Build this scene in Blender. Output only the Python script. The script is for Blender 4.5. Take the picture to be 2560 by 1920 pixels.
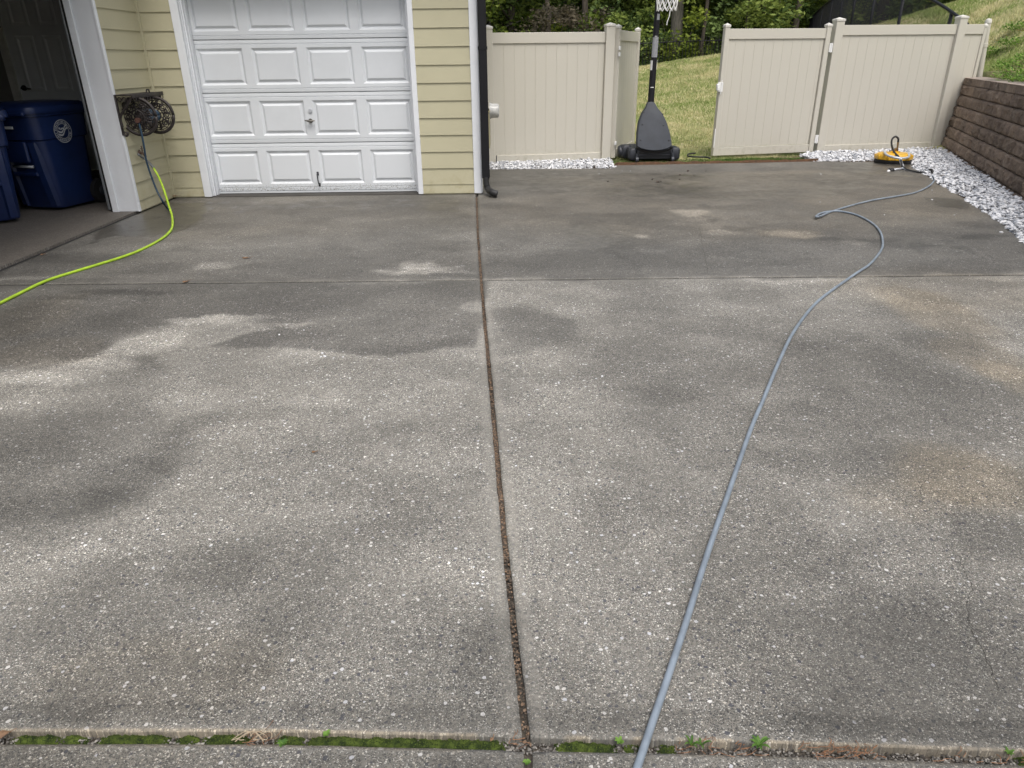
import bpy, math, random
import numpy as np
from mathutils import Vector, Matrix
for o in list(bpy.data.objects): bpy.data.objects.remove(o)
SC = bpy.context.scene; COL = SC.collection
random.seed(7); RNG = np.random.default_rng(7)
PI = math.pi; R = math.radians

# ------------------------------------------------------------ camera, sky, sun, exposure
CAM_H = 1.41
cd = bpy.data.cameras.new('camera'); cam = bpy.data.objects.new('camera', cd); COL.objects.link(cam)
cd.sensor_width = 36; cd.lens = 36*1785/2560; cd.clip_start = .05; cd.clip_end = 600
_p, _r = R(24.5), R(.73)
_f = Vector((0, math.cos(_p), -math.sin(_p))); _rt = Vector((1, 0, 0)); _up = _rt.cross(_f)
_R = _rt*math.cos(_r)-_up*math.sin(_r); _U = _up*math.cos(_r)+_rt*math.sin(_r)
M3 = Matrix((_R, _U, -_f)).transposed()
cam.matrix_world = Matrix.Translation((0, 0, CAM_H)) @ M3.to_4x4()
SC.camera = cam
SUN_EL, SUN_AZ = R(62), R(165)       # azimuth clockwise from +y: behind the camera, to the right
w = bpy.data.worlds.new('World'); SC.world = w; w.use_nodes = True
nt = w.node_tree; bg = nt.nodes['Background']
sky = nt.nodes.new('ShaderNodeTexSky'); sky.sky_type = 'NISHITA'; sky.sun_disc = False
sky.sun_elevation = SUN_EL; sky.sun_rotation = SUN_AZ; sky.dust_density = 5; sky.air_density = 1.2; sky.ozone_density = 1
hs = nt.nodes.new('ShaderNodeHueSaturation'); hs.inputs['Saturation'].default_value = .55
nt.links.new(sky.outputs[0], hs.inputs['Color']); nt.links.new(hs.outputs[0], bg.inputs[0]); bg.inputs[1].default_value = .13
sl = bpy.data.lights.new('sun', 'SUN'); sl.energy = 1.0; sl.angle = R(25); sl.color = (1, .985, .955)
so = bpy.data.objects.new('sun', sl); COL.objects.link(so)
sd = Vector((math.sin(SUN_AZ)*math.cos(SUN_EL), math.cos(SUN_AZ)*math.cos(SUN_EL), math.sin(SUN_EL)))
so.rotation_euler = sd.to_track_quat('Z', 'Y').to_euler(); so.location = sd*30
SC.view_settings.view_transform = 'Standard'; SC.view_settings.look = 'None'
SC.view_settings.exposure = .60; SC.view_settings.gamma = 1
SC.render.resolution_x = 1024; SC.render.resolution_y = 768
SC.render.engine = 'CYCLES'

# ------------------------------------------------------------ measuring: a sight line of the photo to a place in the world
def ray(x, y): return _f + _R*((x-1280)/1785) - _U*((y-960)/1785)
def G(x, y, z=0.):
    d = ray(x, y); t = (z-CAM_H)/d.z; return Vector((d.x*t, d.y*t, z))
def AY(x, y, Y):
    d = ray(x, y); t = Y/d.y; return Vector((d.x*t, Y, CAM_H+d.z*t))
def AX(x, y, X):
    d = ray(x, y); t = X/d.x; return Vector((X, d.y*t, CAM_H+d.z*t))

# ------------------------------------------------------------ mesh helpers
def vnoise(x, y, seed=0):
    x = np.asarray(x, float); y = np.asarray(y, float)
    xi = np.floor(x).astype(np.int64); yi = np.floor(y).astype(np.int64); fx = x-xi; fy = y-yi
    fx = fx*fx*(3-2*fx); fy = fy*fy*(3-2*fy)
    def h(a, b):
        n = (a*374761393 + b*668265263 + seed*1442695041) & 0xffffffff
        n = ((n ^ (n >> 13))*1274126177) & 0xffffffff
        return ((n ^ (n >> 16)) & 0xffff)/65535.
    return (h(xi, yi)*(1-fx)+h(xi+1, yi)*fx)*(1-fy)+(h(xi, yi+1)*(1-fx)+h(xi+1, yi+1)*fx)*fy
def fbm(x, y, seed=0, o=4):
    s = 0; a = .5; t = 0
    for k in range(o): s = s+a*vnoise(x*2**k+k*17.3, y*2**k-k*9.1, seed+k); t += a; a *= .5
    return s/t
def sst(a, b, x):
    t = np.clip((x-a)/(b-a), 0, 1); return t*t*(3-2*t)

class MB:
    def __init__(s): s.v = []; s.f = []; s.at = []
    def add(s, vs, fs, m=None, c=None):
        n = len(s.v)
        for p in vs:
            p = Vector(p); s.v.append(tuple(m @ p if m else p))
            s.at.append(0 if c is None else c)
        s.f += [tuple(i+n for i in f) for f in fs]; return s
    def box(s, x0, x1, y0, y1, z0, z1, m=None, b=0., c=None):
        if b <= 0:
            vs = [(x, y, z) for z in (z0, z1) for y in (y0, y1) for x in (x0, x1)]
            return s.add(vs, [(0, 2, 3, 1), (4, 5, 7, 6), (0, 1, 5, 4), (2, 6, 7, 3), (0, 4, 6, 2), (1, 3, 7, 5)], m, c)
        b = min(b, (x1-x0)*.49, (y1-y0)*.49, (z1-z0)*.49)
        def ring(z, i):
            return [(x0+i+b, y0+i, z), (x1-i-b, y0+i, z), (x1-i, y0+i+b, z), (x1-i, y1-i-b, z), (x1-i-b, y1-i, z), (x0+i+b, y1-i, z), (x0+i, y1-i-b, z), (x0+i, y0+i+b, z)]
        k = b*.6
        return s.loft([ring(z0, k*.9), ring(z0+b, 0), ring(z1-b, 0), ring(z1, k*.9)], m, c)
    def loft(s, rings, m=None, c=None, caps=True, closed=True):
        n = len(rings[0]); vs = [p for r in rings for p in r]; fs = []
        for k in range(len(rings)-1):
            for i in range(n if closed else n-1):
                j = (i+1) % n; fs.append((k*n+i, k*n+j, (k+1)*n+j, (k+1)*n+i))
        if caps and closed: fs.append(tuple(range(n))[::-1]); fs.append(tuple(range((len(rings)-1)*n, len(rings)*n)))
        return s.add(vs, fs, m, c)
    def cyl(s, p0, p1, r0, r1=None, n=12, m=None, c=None):
        return s.tube([p0, p1], [r0, r0 if r1 is None else r1], n, m, c)
    def tube(s, pts, r, n=8, m=None, c=None, flat=1.):
        pts = [Vector(p) for p in pts]; L = len(pts)
        rr = r if isinstance(r, (list, tuple)) else [r]*L
        rings = []; prev = None
        for i in range(L):
            t = (pts[min(i+1, L-1)]-pts[max(i-1, 0)]);
            if t.length < 1e-9: t = Vector((0, 0, 1))
            t.normalize()
            if prev is None:
                a = Vector((0, 0, 1)) if abs(t.z) < .9 else Vector((1, 0, 0)); u = t.cross(a).normalized()
            else:
                u = (prev-t*prev.dot(t)); u = u.normalized() if u.length > 1e-6 else t.orthogonal().normalized()
            prev = u; v = t.cross(u)
            rings.append([pts[i]+(u*math.cos(2*PI*k/n)+v*math.sin(2*PI*k/n)*flat)*rr[i] for k in range(n)])
        return s.loft(rings, m, c)
    def lathe(s, prof, n=24, m=None, c=None):
        return s.loft([[(r*math.cos(2*PI*k/n), r*math.sin(2*PI*k/n), z) for k in range(n)] for r, z in prof], m, c)
    def quad(s, a, b, c_, d, c=None): return s.add([a, b, c_, d], [(0, 1, 2, 3)], None, c)
    def build(s, name, mat, parent=None, smooth=False, attr=False, origin=None):
        return mesh(name, s.v, s.f, mat, parent, smooth, {'tint': s.at} if attr else None, origin)

def mesh(name, v, f, mat, parent=None, smooth=False, attrs=None, origin=None):
    me = bpy.data.meshes.new(name)
    if isinstance(v, np.ndarray): v = v.tolist()
    if isinstance(f, np.ndarray): f = f.tolist()
    if origin is None and parent is not None: origin = parent.matrix_world.translation if parent.type == 'EMPTY' else Vector((0, 0, 0))
    if parent is not None: origin = None
    me.from_pydata(v, [], f)
    if attrs:
        for k, a in attrs.items():
            at = me.attributes.new(k, 'FLOAT', 'POINT'); at.data.foreach_set('value', np.asarray(a, np.float32))
    if mat: me.materials.append(mat)
    if smooth is True: me.polygons.foreach_set('use_smooth', [True]*len(me.polygons))
    elif smooth:
        me.polygons.foreach_set('use_smooth', [True]*len(me.polygons)); me.set_sharp_from_angle(angle=R(smooth))
    o = bpy.data.objects.new(name, me); COL.objects.link(o)
    if parent is not None: o.parent = parent
    return o
def tag(o, label=None, cat=None, group=None, kind=None):
    if label: o['label'] = label
    if cat: o['category'] = cat
    if group: o['group'] = group
    if kind: o['kind'] = kind
    return o
def thing(name, loc=(0, 0, 0), rz=0, label=None, cat=None, group=None):
    o = bpy.data.objects.new(name, None); COL.objects.link(o); o.empty_display_size = .1
    o.location = loc; o.rotation_euler = (0, 0, rz); return tag(o, label, cat, group)
def copy_tree(o, parent=None):
    c = o.copy(); COL.objects.link(c); c.parent = parent
    for ch in list(o.children): copy_tree(ch, c)
    return c
def spline(pts, k=8):
    P = [Vector(p) for p in pts]; P = [P[0]*2-P[1]]+P+[P[-1]*2-P[-2]]; out = []
    for i in range(1, len(P)-2):
        for j in range(k):
            t = j/k; a, b, c, d = P[i-1:i+3]
            out.append(.5*((2*b)+(c-a)*t+(2*a-5*b+4*c-d)*t*t+(3*b-a-3*c+d)*t**3))
    out.append(P[-2]); return out

# ------------------------------------------------------------ materials
def mat(name): 
    m = bpy.data.materials.new(name); m.use_nodes = True; n = m.node_tree
    return m, n, n.nodes['Principled BSDF']
class N:
    def __init__(s, n): s.n = n
    def node(s, t, **kw):
        x = s.n.nodes.new(t)
        for k, v in kw.items(): setattr(x, k, v)
        return x
    def lk(s, a, b): s.n.links.new(a, b)
    def set(s, sock, v):
        if hasattr(v, 'is_output') or isinstance(v, bpy.types.NodeSocket): s.lk(v, sock)
        else: sock.default_value = v
    def math(s, op, a, b=None, c=None, clamp=False):
        x = s.node('ShaderNodeMath', operation=op, use_clamp=clamp); s.set(x.inputs[0], a)
        if b is not None: s.set(x.inputs[1], b)
        if c is not None: s.set(x.inputs[2], c)
        return x.outputs[0]
    def mix(s, f, a, b, mode='MIX'):
        x = s.node('ShaderNodeMix', data_type='RGBA', blend_type=mode); s.set(x.inputs[0], f)
        for sk, v in ((x.inputs[6], a), (x.inputs[7], b)):
            s.set(sk, (*v, 1) if isinstance(v, tuple) and len(v) == 3 else v)
        return x.outputs[2]
    def noise(s, scale, detail=4, rough=.55, vec=None, dist=0.):
        x = s.node('ShaderNodeTexNoise'); x.inputs['Scale'].default_value = scale; x.inputs['Detail'].default_value = detail
        x.inputs['Roughness'].default_value = rough; x.inputs['Distortion'].default_value = dist
        if vec is not None: s.lk(vec, x.inputs['Vector'])
        return x.outputs['Fac']
    def vor(s, scale, vec=None):
        x = s.node('ShaderNodeTexVoronoi', voronoi_dimensions='2D'); x.inputs['Scale'].default_value = scale
        if vec is not None: s.lk(vec, x.inputs['Vector'])
        sep = s.node('ShaderNodeSeparateColor'); s.lk(x.outputs['Color'], sep.inputs[0])
        return x.outputs['Distance'], sep.outputs[0], sep.outputs[1], sep.outputs[2]
    def ss(s, v, a, b):
        x = s.node('ShaderNodeMapRange', interpolation_type='SMOOTHSTEP'); s.lk(v, x.inputs[0])
        x.inputs[1].default_value = a; x.inputs[2].default_value = b; return x.outputs[0]
    def pos(s): return s.node('ShaderNodeTexCoord').outputs['Object']
    def stretch(s, v, sc):
        x = s.node('ShaderNodeMapping'); s.lk(v, x.inputs['Vector']); x.inputs['Scale'].default_value = sc; return x.outputs[0]
    def attr(s, name): 
        x = s.node('ShaderNodeAttribute'); x.attribute_name = name; return x.outputs['Fac']
    def bump(s, h, dist, strength=1., prev=None):
        x = s.node('ShaderNodeBump'); x.inputs['Distance'].default_value = dist; x.inputs['Strength'].default_value = strength
        s.lk(h, x.inputs['Height'])
        if prev is not None: s.lk(prev, x.inputs['Normal'])
        return x.outputs[0]

def simple(name, col, rough=.6, metal=0., var=.12, vs=6., bump=0., bs=60., spec=.5, col2=None, st=None, coat=0.):
    m, nt, p = mat(name); k = N(nt); P = k.pos()
    if st: P = k.stretch(P, st)
    n = k.noise(vs, 5, .6, P)
    c2 = col2 if col2 else tuple(c*(1-var*2) for c in col)
    k.lk(k.mix(k.ss(n, .3, .72), col, c2), p.inputs['Base Color'])
    k.lk(k.math('MULTIPLY_ADD', n, .16, rough-.08), p.inputs['Roughness'])
    p.inputs['Metallic'].default_value = metal; p.inputs['Specular IOR Level'].default_value = spec
    if coat: p.inputs['Coat Weight'].default_value = coat
    if bump: k.lk(k.bump(k.noise(bs, 4, .6, P), bump), p.inputs['Normal'])
    return m

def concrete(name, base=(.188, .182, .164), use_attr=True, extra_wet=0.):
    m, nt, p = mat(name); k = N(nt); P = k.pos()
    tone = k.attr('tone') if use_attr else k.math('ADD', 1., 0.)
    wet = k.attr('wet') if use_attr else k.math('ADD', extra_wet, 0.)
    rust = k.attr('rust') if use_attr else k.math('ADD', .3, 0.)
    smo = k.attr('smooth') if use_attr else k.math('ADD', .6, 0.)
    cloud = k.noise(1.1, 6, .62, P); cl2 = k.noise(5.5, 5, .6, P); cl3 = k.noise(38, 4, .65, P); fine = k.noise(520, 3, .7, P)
    nv = k.node('ShaderNodeTexNoise'); nv.inputs['Scale'].default_value = 130; nv.inputs['Detail'].default_value = 2; k.lk(P, nv.inputs['Vector'])
    va = k.node('ShaderNodeVectorMath', operation='MULTIPLY_ADD'); k.lk(nv.outputs['Color'], va.inputs[0]); va.inputs[1].default_value = (.006, .006, .006); k.lk(P, va.inputs[2]); PW = va.outputs[0]
    d1, r1, g1, b1 = k.vor(165, PW); d2, r2, g2, b2 = k.vor(66, PW); d3, r3, g3, b3 = k.vor(330, PW)
    warp = k.math('MULTIPLY_ADD', k.noise(160, 2, .5, P), .34, -.17)
    d1 = k.math('ADD', d1, warp); d2 = k.math('ADD', d2, warp)
    expo = k.math('SUBTRACT', 1., k.math('MULTIPLY', smo, .85))
    brk = k.ss(k.noise(2.7, 5, .7, P), .36, .60); expo = k.math('MULTIPLY', expo, k.math('MULTIPLY_ADD', brk, .30, .70))                       # stones come through more in the worn parts
    col = k.mix(k.ss(cl3, .3, .7), tuple(c*.86 for c in base), tuple(c*1.10 for c in base))
    col = k.mix(k.math('MULTIPLY', k.ss(b1, .2, .9), .25), col, (.36, .325, .275))
    # fine sand: light and dark grains
    g = k.math('MULTIPLY', k.math('LESS_THAN', d3, .42), expo)
    col = k.mix(k.math('MULTIPLY', g, k.math('GREATER_THAN', r3, .87)), col, (.56, .55, .51))
    col = k.mix(k.math('MULTIPLY', g, k.math('LESS_THAN', r3, .32)), col, (.060, .058, .054))
    # medium stones
    s1 = k.math('MULTIPLY', k.math('LESS_THAN', d1, k.math('MULTIPLY_ADD', g1, .30, .18)), expo)
    lt = k.math('MULTIPLY', s1, k.math('GREATER_THAN', r1, .91))
    col = k.mix(lt, col, k.mix(b1, (.70, .68, .63), (.46, .42, .35)))
    dk = k.math('MULTIPLY', s1, k.math('LESS_THAN', r1, .27))
    col = k.mix(k.math('MULTIPLY', dk, .85), col, k.mix(b1, (.04, .042, .048), (.09, .082, .072)))
    # large stones, sparse
    s2 = k.math('MULTIPLY', k.math('LESS_THAN', d2, k.math('MULTIPLY_ADD', b2, .26, .12)), expo)
    l2 = k.math('MULTIPLY', s2, k.math('GREATER_THAN', r2, .955))
    col = k.mix(l2, col, k.mix(g2, (.72, .70, .66), (.52, .53, .57)))
    k2 = k.math('MULTIPLY', s2, k.math('LESS_THAN', r2, .08))
    col = k.mix(k2, col, (.075, .077, .088))
    pit_shade = k.math('MULTIPLY', k.ss(k.noise(210, 3, .6, P), .60, .70), expo); col = k.mix(k.math('MULTIPLY', pit_shade, .7), col, (.05, .048, .043))  # micro-shadow of small surface pits, painted into the colour from noise
    # clouds of wear
    wear = k.math('MULTIPLY_ADD', cloud, .44, .78); wear = k.math('MULTIPLY', wear, k.math('MULTIPLY_ADD', cl2, .46, .77))
    gm = k.math('MULTIPLY', wear, tone); gm = k.math('MULTIPLY', gm, k.math('MULTIPLY_ADD', fine, .5, .75))
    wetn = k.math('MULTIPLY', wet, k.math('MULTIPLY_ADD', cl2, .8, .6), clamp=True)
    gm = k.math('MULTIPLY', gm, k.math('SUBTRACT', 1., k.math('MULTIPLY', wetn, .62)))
    c3 = k.node('ShaderNodeCombineColor')
    for i in range(3): k.lk(gm, c3.inputs[i])
    rf = k.math('MULTIPLY', rust, k.math('MULTIPLY_ADD', k.noise(2.3, 5, .6, P), 1.2, .4), clamp=True)
    col = k.mix(rf, col, k.mix(1., col, (1.06, .97, .84), 'MULTIPLY'))
    col = k.mix(1., col, c3.outputs[0], 'MULTIPLY')
    k.lk(col, p.inputs['Base Color'])
    k.lk(k.math('SUBTRACT', k.math('SUBTRACT', .92, k.math('MULTIPLY', wetn, .38)), k.math('MULTIPLY', k.ss(wetn, .72, 1.), .26)), p.inputs['Roughness'])
    h = k.math('ADD', k.math('MULTIPLY', fine, .45), k.math('MULTIPLY', k.math('SUBTRACT', .6, d1), k.math('MULTIPLY', expo, .9)))
    h = k.math('MULTIPLY', h, k.math('SUBTRACT', 1., k.math('MULTIPLY', wetn, .6)))
    b = k.bump(h, .0022, .9); b = k.bump(cl3, .004, .5, b)
    k.lk(b, p.inputs['Normal'])
    return m

M_CONC = concrete('weathered_exposed_concrete')
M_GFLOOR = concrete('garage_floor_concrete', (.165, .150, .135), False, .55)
M_DIRT = simple('joint_dirt', (.12, .105, .085), .95, var=.25, vs=40, bump=.004, bs=180, col2=(.05, .04, .032))
M_SOIL = simple('brown_soil', (.16, .105, .065), .95, vs=14, bump=.01, bs=60, col2=(.08, .055, .038))
M_STRAW = simple('brown_pine_litter', (.30, .15, .075), .85, vs=60, col2=(.12, .07, .045))
M_LEAFDRY = simple('dry_leaf', (.22, .13, .07), .8, vs=40, col2=(.13, .075, .045))
M_WHITE = simple('white_painted_trim', (.72, .74, .77), .55, var=.04, vs=3, bump=.0002, bs=90)
M_DOORW = simple('white_steel_door', (.66, .685, .71), .42, var=.03, vs=2.5, bump=.0006, bs=220)
def m_vinyl():
    m, nt, p = mat('beige_vinyl'); k = N(nt); P = k.pos(); geo = k.node('ShaderNodeSeparateXYZ'); k.lk(P, geo.inputs[0])
    c = k.mix(k.noise(1.6, 4, .6, P), (.545, .52, .455), (.515, .49, .425))
    low = k.math('SUBTRACT', 1., k.ss(geo.outputs[2], .02, .30)); d = k.math('MULTIPLY', low, k.ss(k.noise(16, 6, .7, P), .45, .75))
    st = k.ss(k.noise(3, 5, .6, k.stretch(P, (6, 6, .5))), .60, .85)
    c = k.mix(k.math('MULTIPLY', d, .5), c, (.27, .26, .17)); c = k.mix(k.math('MULTIPLY', st, .10), c, (.30, .29, .22))
    k.lk(c, p.inputs['Base Color']); k.lk(k.math('MULTIPLY_ADD', k.noise(5, 4, .6, P), .2, .36), p.inputs['Roughness'])
    k.lk(k.bump(k.noise(.9, 2, .5, P), .012, .6), p.inputs['Normal']); return m
M_VINYL = m_vinyl()
M_VCAP = simple('pale_vinyl_cap', (.60, .58, .53), .45, var=.03, vs=3)
M_WHT2 = simple('white_plastic', (.78, .78, .77), .4, var=.03)
M_BLK = simple('black_painted_metal', (.014, .014, .018), .45, var=.1, vs=4, spec=.3)
M_BLKP = simple('black_rubber', (.02, .02, .021), .6, var=.1, vs=9)
M_GUT = simple('black_downspout_paint', (.012, .012, .014), .6, var=.1, vs=3, spec=.2)
M_TANK = simple('dark_grey_plastic', (.042, .048, .060), .5, var=.12, vs=6, bump=.0008, bs=200)
M_TANK2 = simple('darker_grey_plastic', (.030, .034, .044), .45, var=.15, vs=6)
M_STEEL = simple('bare_steel', (.58, .60, .63), .35, .25, var=.1, vs=8)
M_STICK = simple('silver_sticker', (.36, .37, .39), .4, var=.1, vs=30)
M_IRON = simple('bronze_cast_iron', (.050, .042, .040), .5, .4, var=.2, vs=18, bump=.001, bs=120)
M_BLUEB = simple('dark_blue_plastic', (.011, .025, .095), .38, var=.15, vs=5, bump=.0006, bs=300)
M_HBLUE = simple('blue_rubber_hose', (.018, .05, .09), .3, var=.15, vs=30)
M_GREEN = simple('lime_hose_rubber', (.40, .60, .035), .55, var=.14, vs=14)
M_GREY = simple('blue_grey_pressure_hose', (.24, .285, .335), .42, var=.16, vs=9)
M_YEL = simple('yellow_plastic', (.72, .40, .015), .42, var=.14, vs=8, coat=.3)
M_BRASS = simple('brass', (.42, .28, .14), .4, 1., var=.15, vs=30)
M_IDOOR = simple('interior_white_door', (.60, .62, .64), .45, var=.04)
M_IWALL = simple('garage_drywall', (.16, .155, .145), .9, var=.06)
M_ROOF = simple('roof_shingles', (.09, .085, .08), .9, vs=30, bump=.006, bs=40)
M_UTIL = simple('khaki_painted_box', (.40, .36, .22), .6, var=.05)
M_GLASSY = simple('cloudy_meter_cover', (.66, .66, .64), .25, var=.2, vs=18)
M_BARK = simple('tree_bark', (.11, .09, .07), .95, vs=9, bump=.03, bs=9, col2=(.045, .038, .032), st=(3, 3, .5))
M_BARKG = simple('pale_grey_bark', (.17, .155, .13), .95, vs=7, bump=.03, bs=9, col2=(.08, .075, .066), st=(3, 3, .5))
M_FLOWER = simple('yellow_petals', (.85, .55, .03), .6, var=.05)
M_WOOD = simple('bark_chips', (.05, .028, .02), .9, vs=60, col2=(.02, .014, .012))
M_WCRACK = simple('dark_crack', (.03, .026, .022), 1.)  # near-black colour of the thin crack ribbons
M_NET = simple('white_net_cord', (.75, .75, .73), .8, var=.04)

def m_siding():
    m, nt, p = mat('khaki_lap_siding'); k = N(nt); P = k.pos()
    gr = k.noise(14, 5, .65, k.stretch(P, (1.2, 1.2, 16))); big = k.noise(1.3, 4, .5, P); sp = k.noise(9, 5, .7, P)
    c = k.mix(k.ss(big, .3, .7), (.465, .435, .300), (.425, .398, .272))
    geo = k.node('ShaderNodeSeparateXYZ'); k.lk(P, geo.inputs[0])
    low = k.math('SUBTRACT', 1., k.ss(geo.outputs[2], .0, .42))
    c = k.mix(k.math('MULTIPLY', k.math('MULTIPLY', low, k.ss(sp, .42, .75)), .55), c, (.30, .25, .13))
    k.lk(c, p.inputs['Base Color']); p.inputs['Roughness'].default_value = .68
    k.lk(k.bump(gr, .0022, .8), p.inputs['Normal']); return m
M_SID = m_siding()
def m_doordirt():
    m, nt, p = mat('white_door_bottom_speckled'); k = N(nt); P = k.pos()
    geo = k.node('ShaderNodeSeparateXYZ'); k.lk(P, geo.inputs[0])
    low = k.math('SUBTRACT', 1., k.ss(geo.outputs[2], .02, .16))
    d = k.math('MULTIPLY', low, k.ss(k.noise(60, 5, .75, P), .50, .62))
    c = k.mix(d, (.66, .685, .71), (.20, .18, .15)); k.lk(c, p.inputs['Base Color'])
    p.inputs['Roughness'].default_value = .42; k.lk(k.bump(k.noise(200, 3, .6, P), .0006), p.inputs['Normal']); return m
M_DOORB = m_doordirt()
def m_block():
    m, nt, p = mat('split_face_block'); k = N(nt); P = k.pos(); t = k.attr('tint')
    a = k.noise(5, 6, .65, P); b = k.noise(40, 5, .7, P); s = k.noise(7, 4, .6, k.stretch(P, (2.2, 2.2, .5)))
    c = k.mix(k.ss(a, .3, .7), (.30, .225, .165), (.190, .140, .108))
    c = k.mix(k.math('MULTIPLY', k.ss(s, .52, .75), .55), c, (.42, .35, .28))
    c = k.mix(k.math('MULTIPLY', k.ss(b, .56, .75), .6), c, (.46, .40, .34)); c = k.mix(k.math('MULTIPLY', k.ss(b, .46, .3), .6), c, (.05, .04, .035))
    tv = k.math('MULTIPLY_ADD', t, .45, .76); cc = k.node('ShaderNodeCombineColor')
    for i in range(3): k.lk(tv, cc.inputs[i])
    k.lk(k.mix(1., c, cc.outputs[0], 'MULTIPLY'), p.inputs['Base Color']); p.inputs['Roughness'].default_value = .95
    k.lk(k.bump(b, .035, 1.), p.inputs['Normal']); return m
M_BLOCK = m_block()
M_CAP = simple('wall_cap_concrete', (.34, .28, .24), .95, vs=12, bump=.006, bs=70, col2=(.24, .20, .17))
def m_tint(name, a, b, rough=.9, trans=0., nscale=0):
    m, nt, p = mat(name); k = N(nt); t = k.attr('tint')
    k.lk(k.mix(t, a, b), p.inputs['Base Color']); p.inputs['Roughness'].default_value = rough
    p.inputs['Specular IOR Level'].default_value = .25
    if trans:
        tr = k.node('ShaderNodeBsdfTranslucent'); k.lk(k.mix(t, a, b), tr.inputs[0]); ms = k.node('ShaderNodeMixShader')
        ms.inputs[0].default_value = trans; out = nt.nodes['Material Output']
        k.lk(p.outputs[0], ms.inputs[1]); k.lk(tr.outputs[0], ms.inputs[2]); k.lk(ms.outputs[0], out.inputs[0])
    return m
M_STONE = m_tint('white_marble_chips', (.22, .24, .28), (.68, .68, .69), .75)
M_BLADE = m_tint('tan_and_green_grass', (.22, .30, .08), (.62, .56, .32), .8, .25)
M_LUSH = m_tint('lush_green_grass', (.05, .12, .02), (.20, .26, .06), .8, .25)
M_LEAFA = m_tint('green_leaves', (.07, .12, .03), (.50, .60, .15), .7, .35)
M_LEAFB = m_tint('dark_evergreen_leaves', (.05, .085, .03), (.26, .36, .11), .7, .25)
M_LEAFC = m_tint('yellow_green_leaves', (.08, .13, .02), (.40, .48, .08), .7, .4)
M_LEAFR = m_tint('brown_olive_leaves', (.045, .042, .03), (.19, .16, .11), .7, .3)
M_WEED = m_tint('weed_leaves', (.05, .12, .02), (.17, .30, .06), .6, .25)
M_BANK = m_tint('bright_bank_leaves', (.08, .17, .03), (.32, .50, .10), .6, .3)
M_MOSS = m_tint('green_moss', (.014, .024, .006), (.075, .105, .018), .95)
def m_lawn():
    m, nt, p = mat('mottled_lawn'); k = N(nt); P = k.pos()
    a = k.noise(1.6, 6, .65, P); b = k.noise(22, 5, .75, P); c_ = k.noise(.5, 3, .5, P)
    f = k.math('ADD', k.math('MULTIPLY', a, .8), k.math('MULTIPLY', b, .55)); f = k.ss(f, .50, .88)
    c = k.mix(f, (.22, .25, .08), (.54, .46, .27))
    c = k.mix(k.math('MULTIPLY', k.ss(c_, .5, .8), .35), c, (.46, .34, .20))
    k.lk(c, p.inputs['Base Color']); p.inputs['Roughness'].default_value = .95
    k.lk(k.bump(b, .04, .8), p.inputs['Normal']); return m
M_LAWN = m_lawn()
M_FFLOOR = simple('forest_floor', (.045, .036, .022), .95, vs=3, bump=.03, bs=8, col2=(.02, .024, .012))

# ------------------------------------------------------------ the driveway
def poly_eval(pts, t, ax=0):
    a = np.array([p[ax] for p in pts]); b = np.array([p[1-ax] for p in pts]); o = np.argsort(a); return np.interp(t, a[o], b[o])
JC = [(-.335, 10.6), (-.372, 8.18), (-.29, 6.4), (-.207, 4.86), (-.145, 3.8), (-.095, 2.99), (-.055, 2.3), (-.031, 1.90), (.0, 1.45), (.026, 1.11), (.03, -7)]
JF = [(-9, 4.93), (-3.6, 4.892), (-.207, 4.859), (1.6, 4.842), (3.58, 4.826), (9, 4.80)]
JN = [(-9, 1.20), (-1.19, 1.168), (-.6, 1.160), (-.019, 1.136), (.5, 1.116), (1.114, 1.081), (9, .8)]
EDGE_R = [(2.1, -7), (3.0, 1.5), (4.236, 5.827), (4.75, 7.35), (5.2, 9.0), (5.62, 10.36), (5.70, 10.7)]   # where slab meets gravel
def jc(y): return poly_eval(JC, y, 1)
def jf(x): return poly_eval(JF, x, 0)
def jn(x): return poly_eval(JN, x, 0)
def er(y): return poly_eval(EDGE_R, y, 1)
def far_edge(x): return np.interp(x, [-.4, 1.45, 1.55, 3, 4.5, 5.7], [10.42, 10.36, 10.64, 10.70, 10.78, 10.60])
LX = lambda y: np.full_like(np.asarray(y, float), -3.845)

# stains: traced on the photo, carried to the ground
def ell(cx, cy, rx, ry):
    c = G(cx, cy); ex = abs(G(cx+rx, cy).x-c.x); ey = abs(G(cx, cy-ry).y-G(cx, cy+ry).y)/2; return c.x, c.y, ex, ey
def gpoly(pts): return np.array([[*G(*p)[:2]] for p in pts])
def sdist(px, py, poly):
    d = np.full(px.shape, 1e9); ins = np.zeros(px.shape, bool); n = len(poly)
    for i in range(n):
        ax, ay = poly[i]; bx, by = poly[(i+1) % n]; ex, ey = bx-ax, by-ay
        t = np.clip(((px-ax)*ex+(py-ay)*ey)/(ex*ex+ey*ey+1e-12), 0, 1)
        d = np.minimum(d, (px-ax-t*ex)**2+(py-ay-t*ey)**2)
        c = ((ay > py) != (by > py)) & (px < (bx-ax)*(py-ay)/((by-ay) if abs(by-ay) > 1e-9 else 1e-9)+ax); ins ^= c
    d = np.sqrt(d); return np.where(ins, d, -d)
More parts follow.
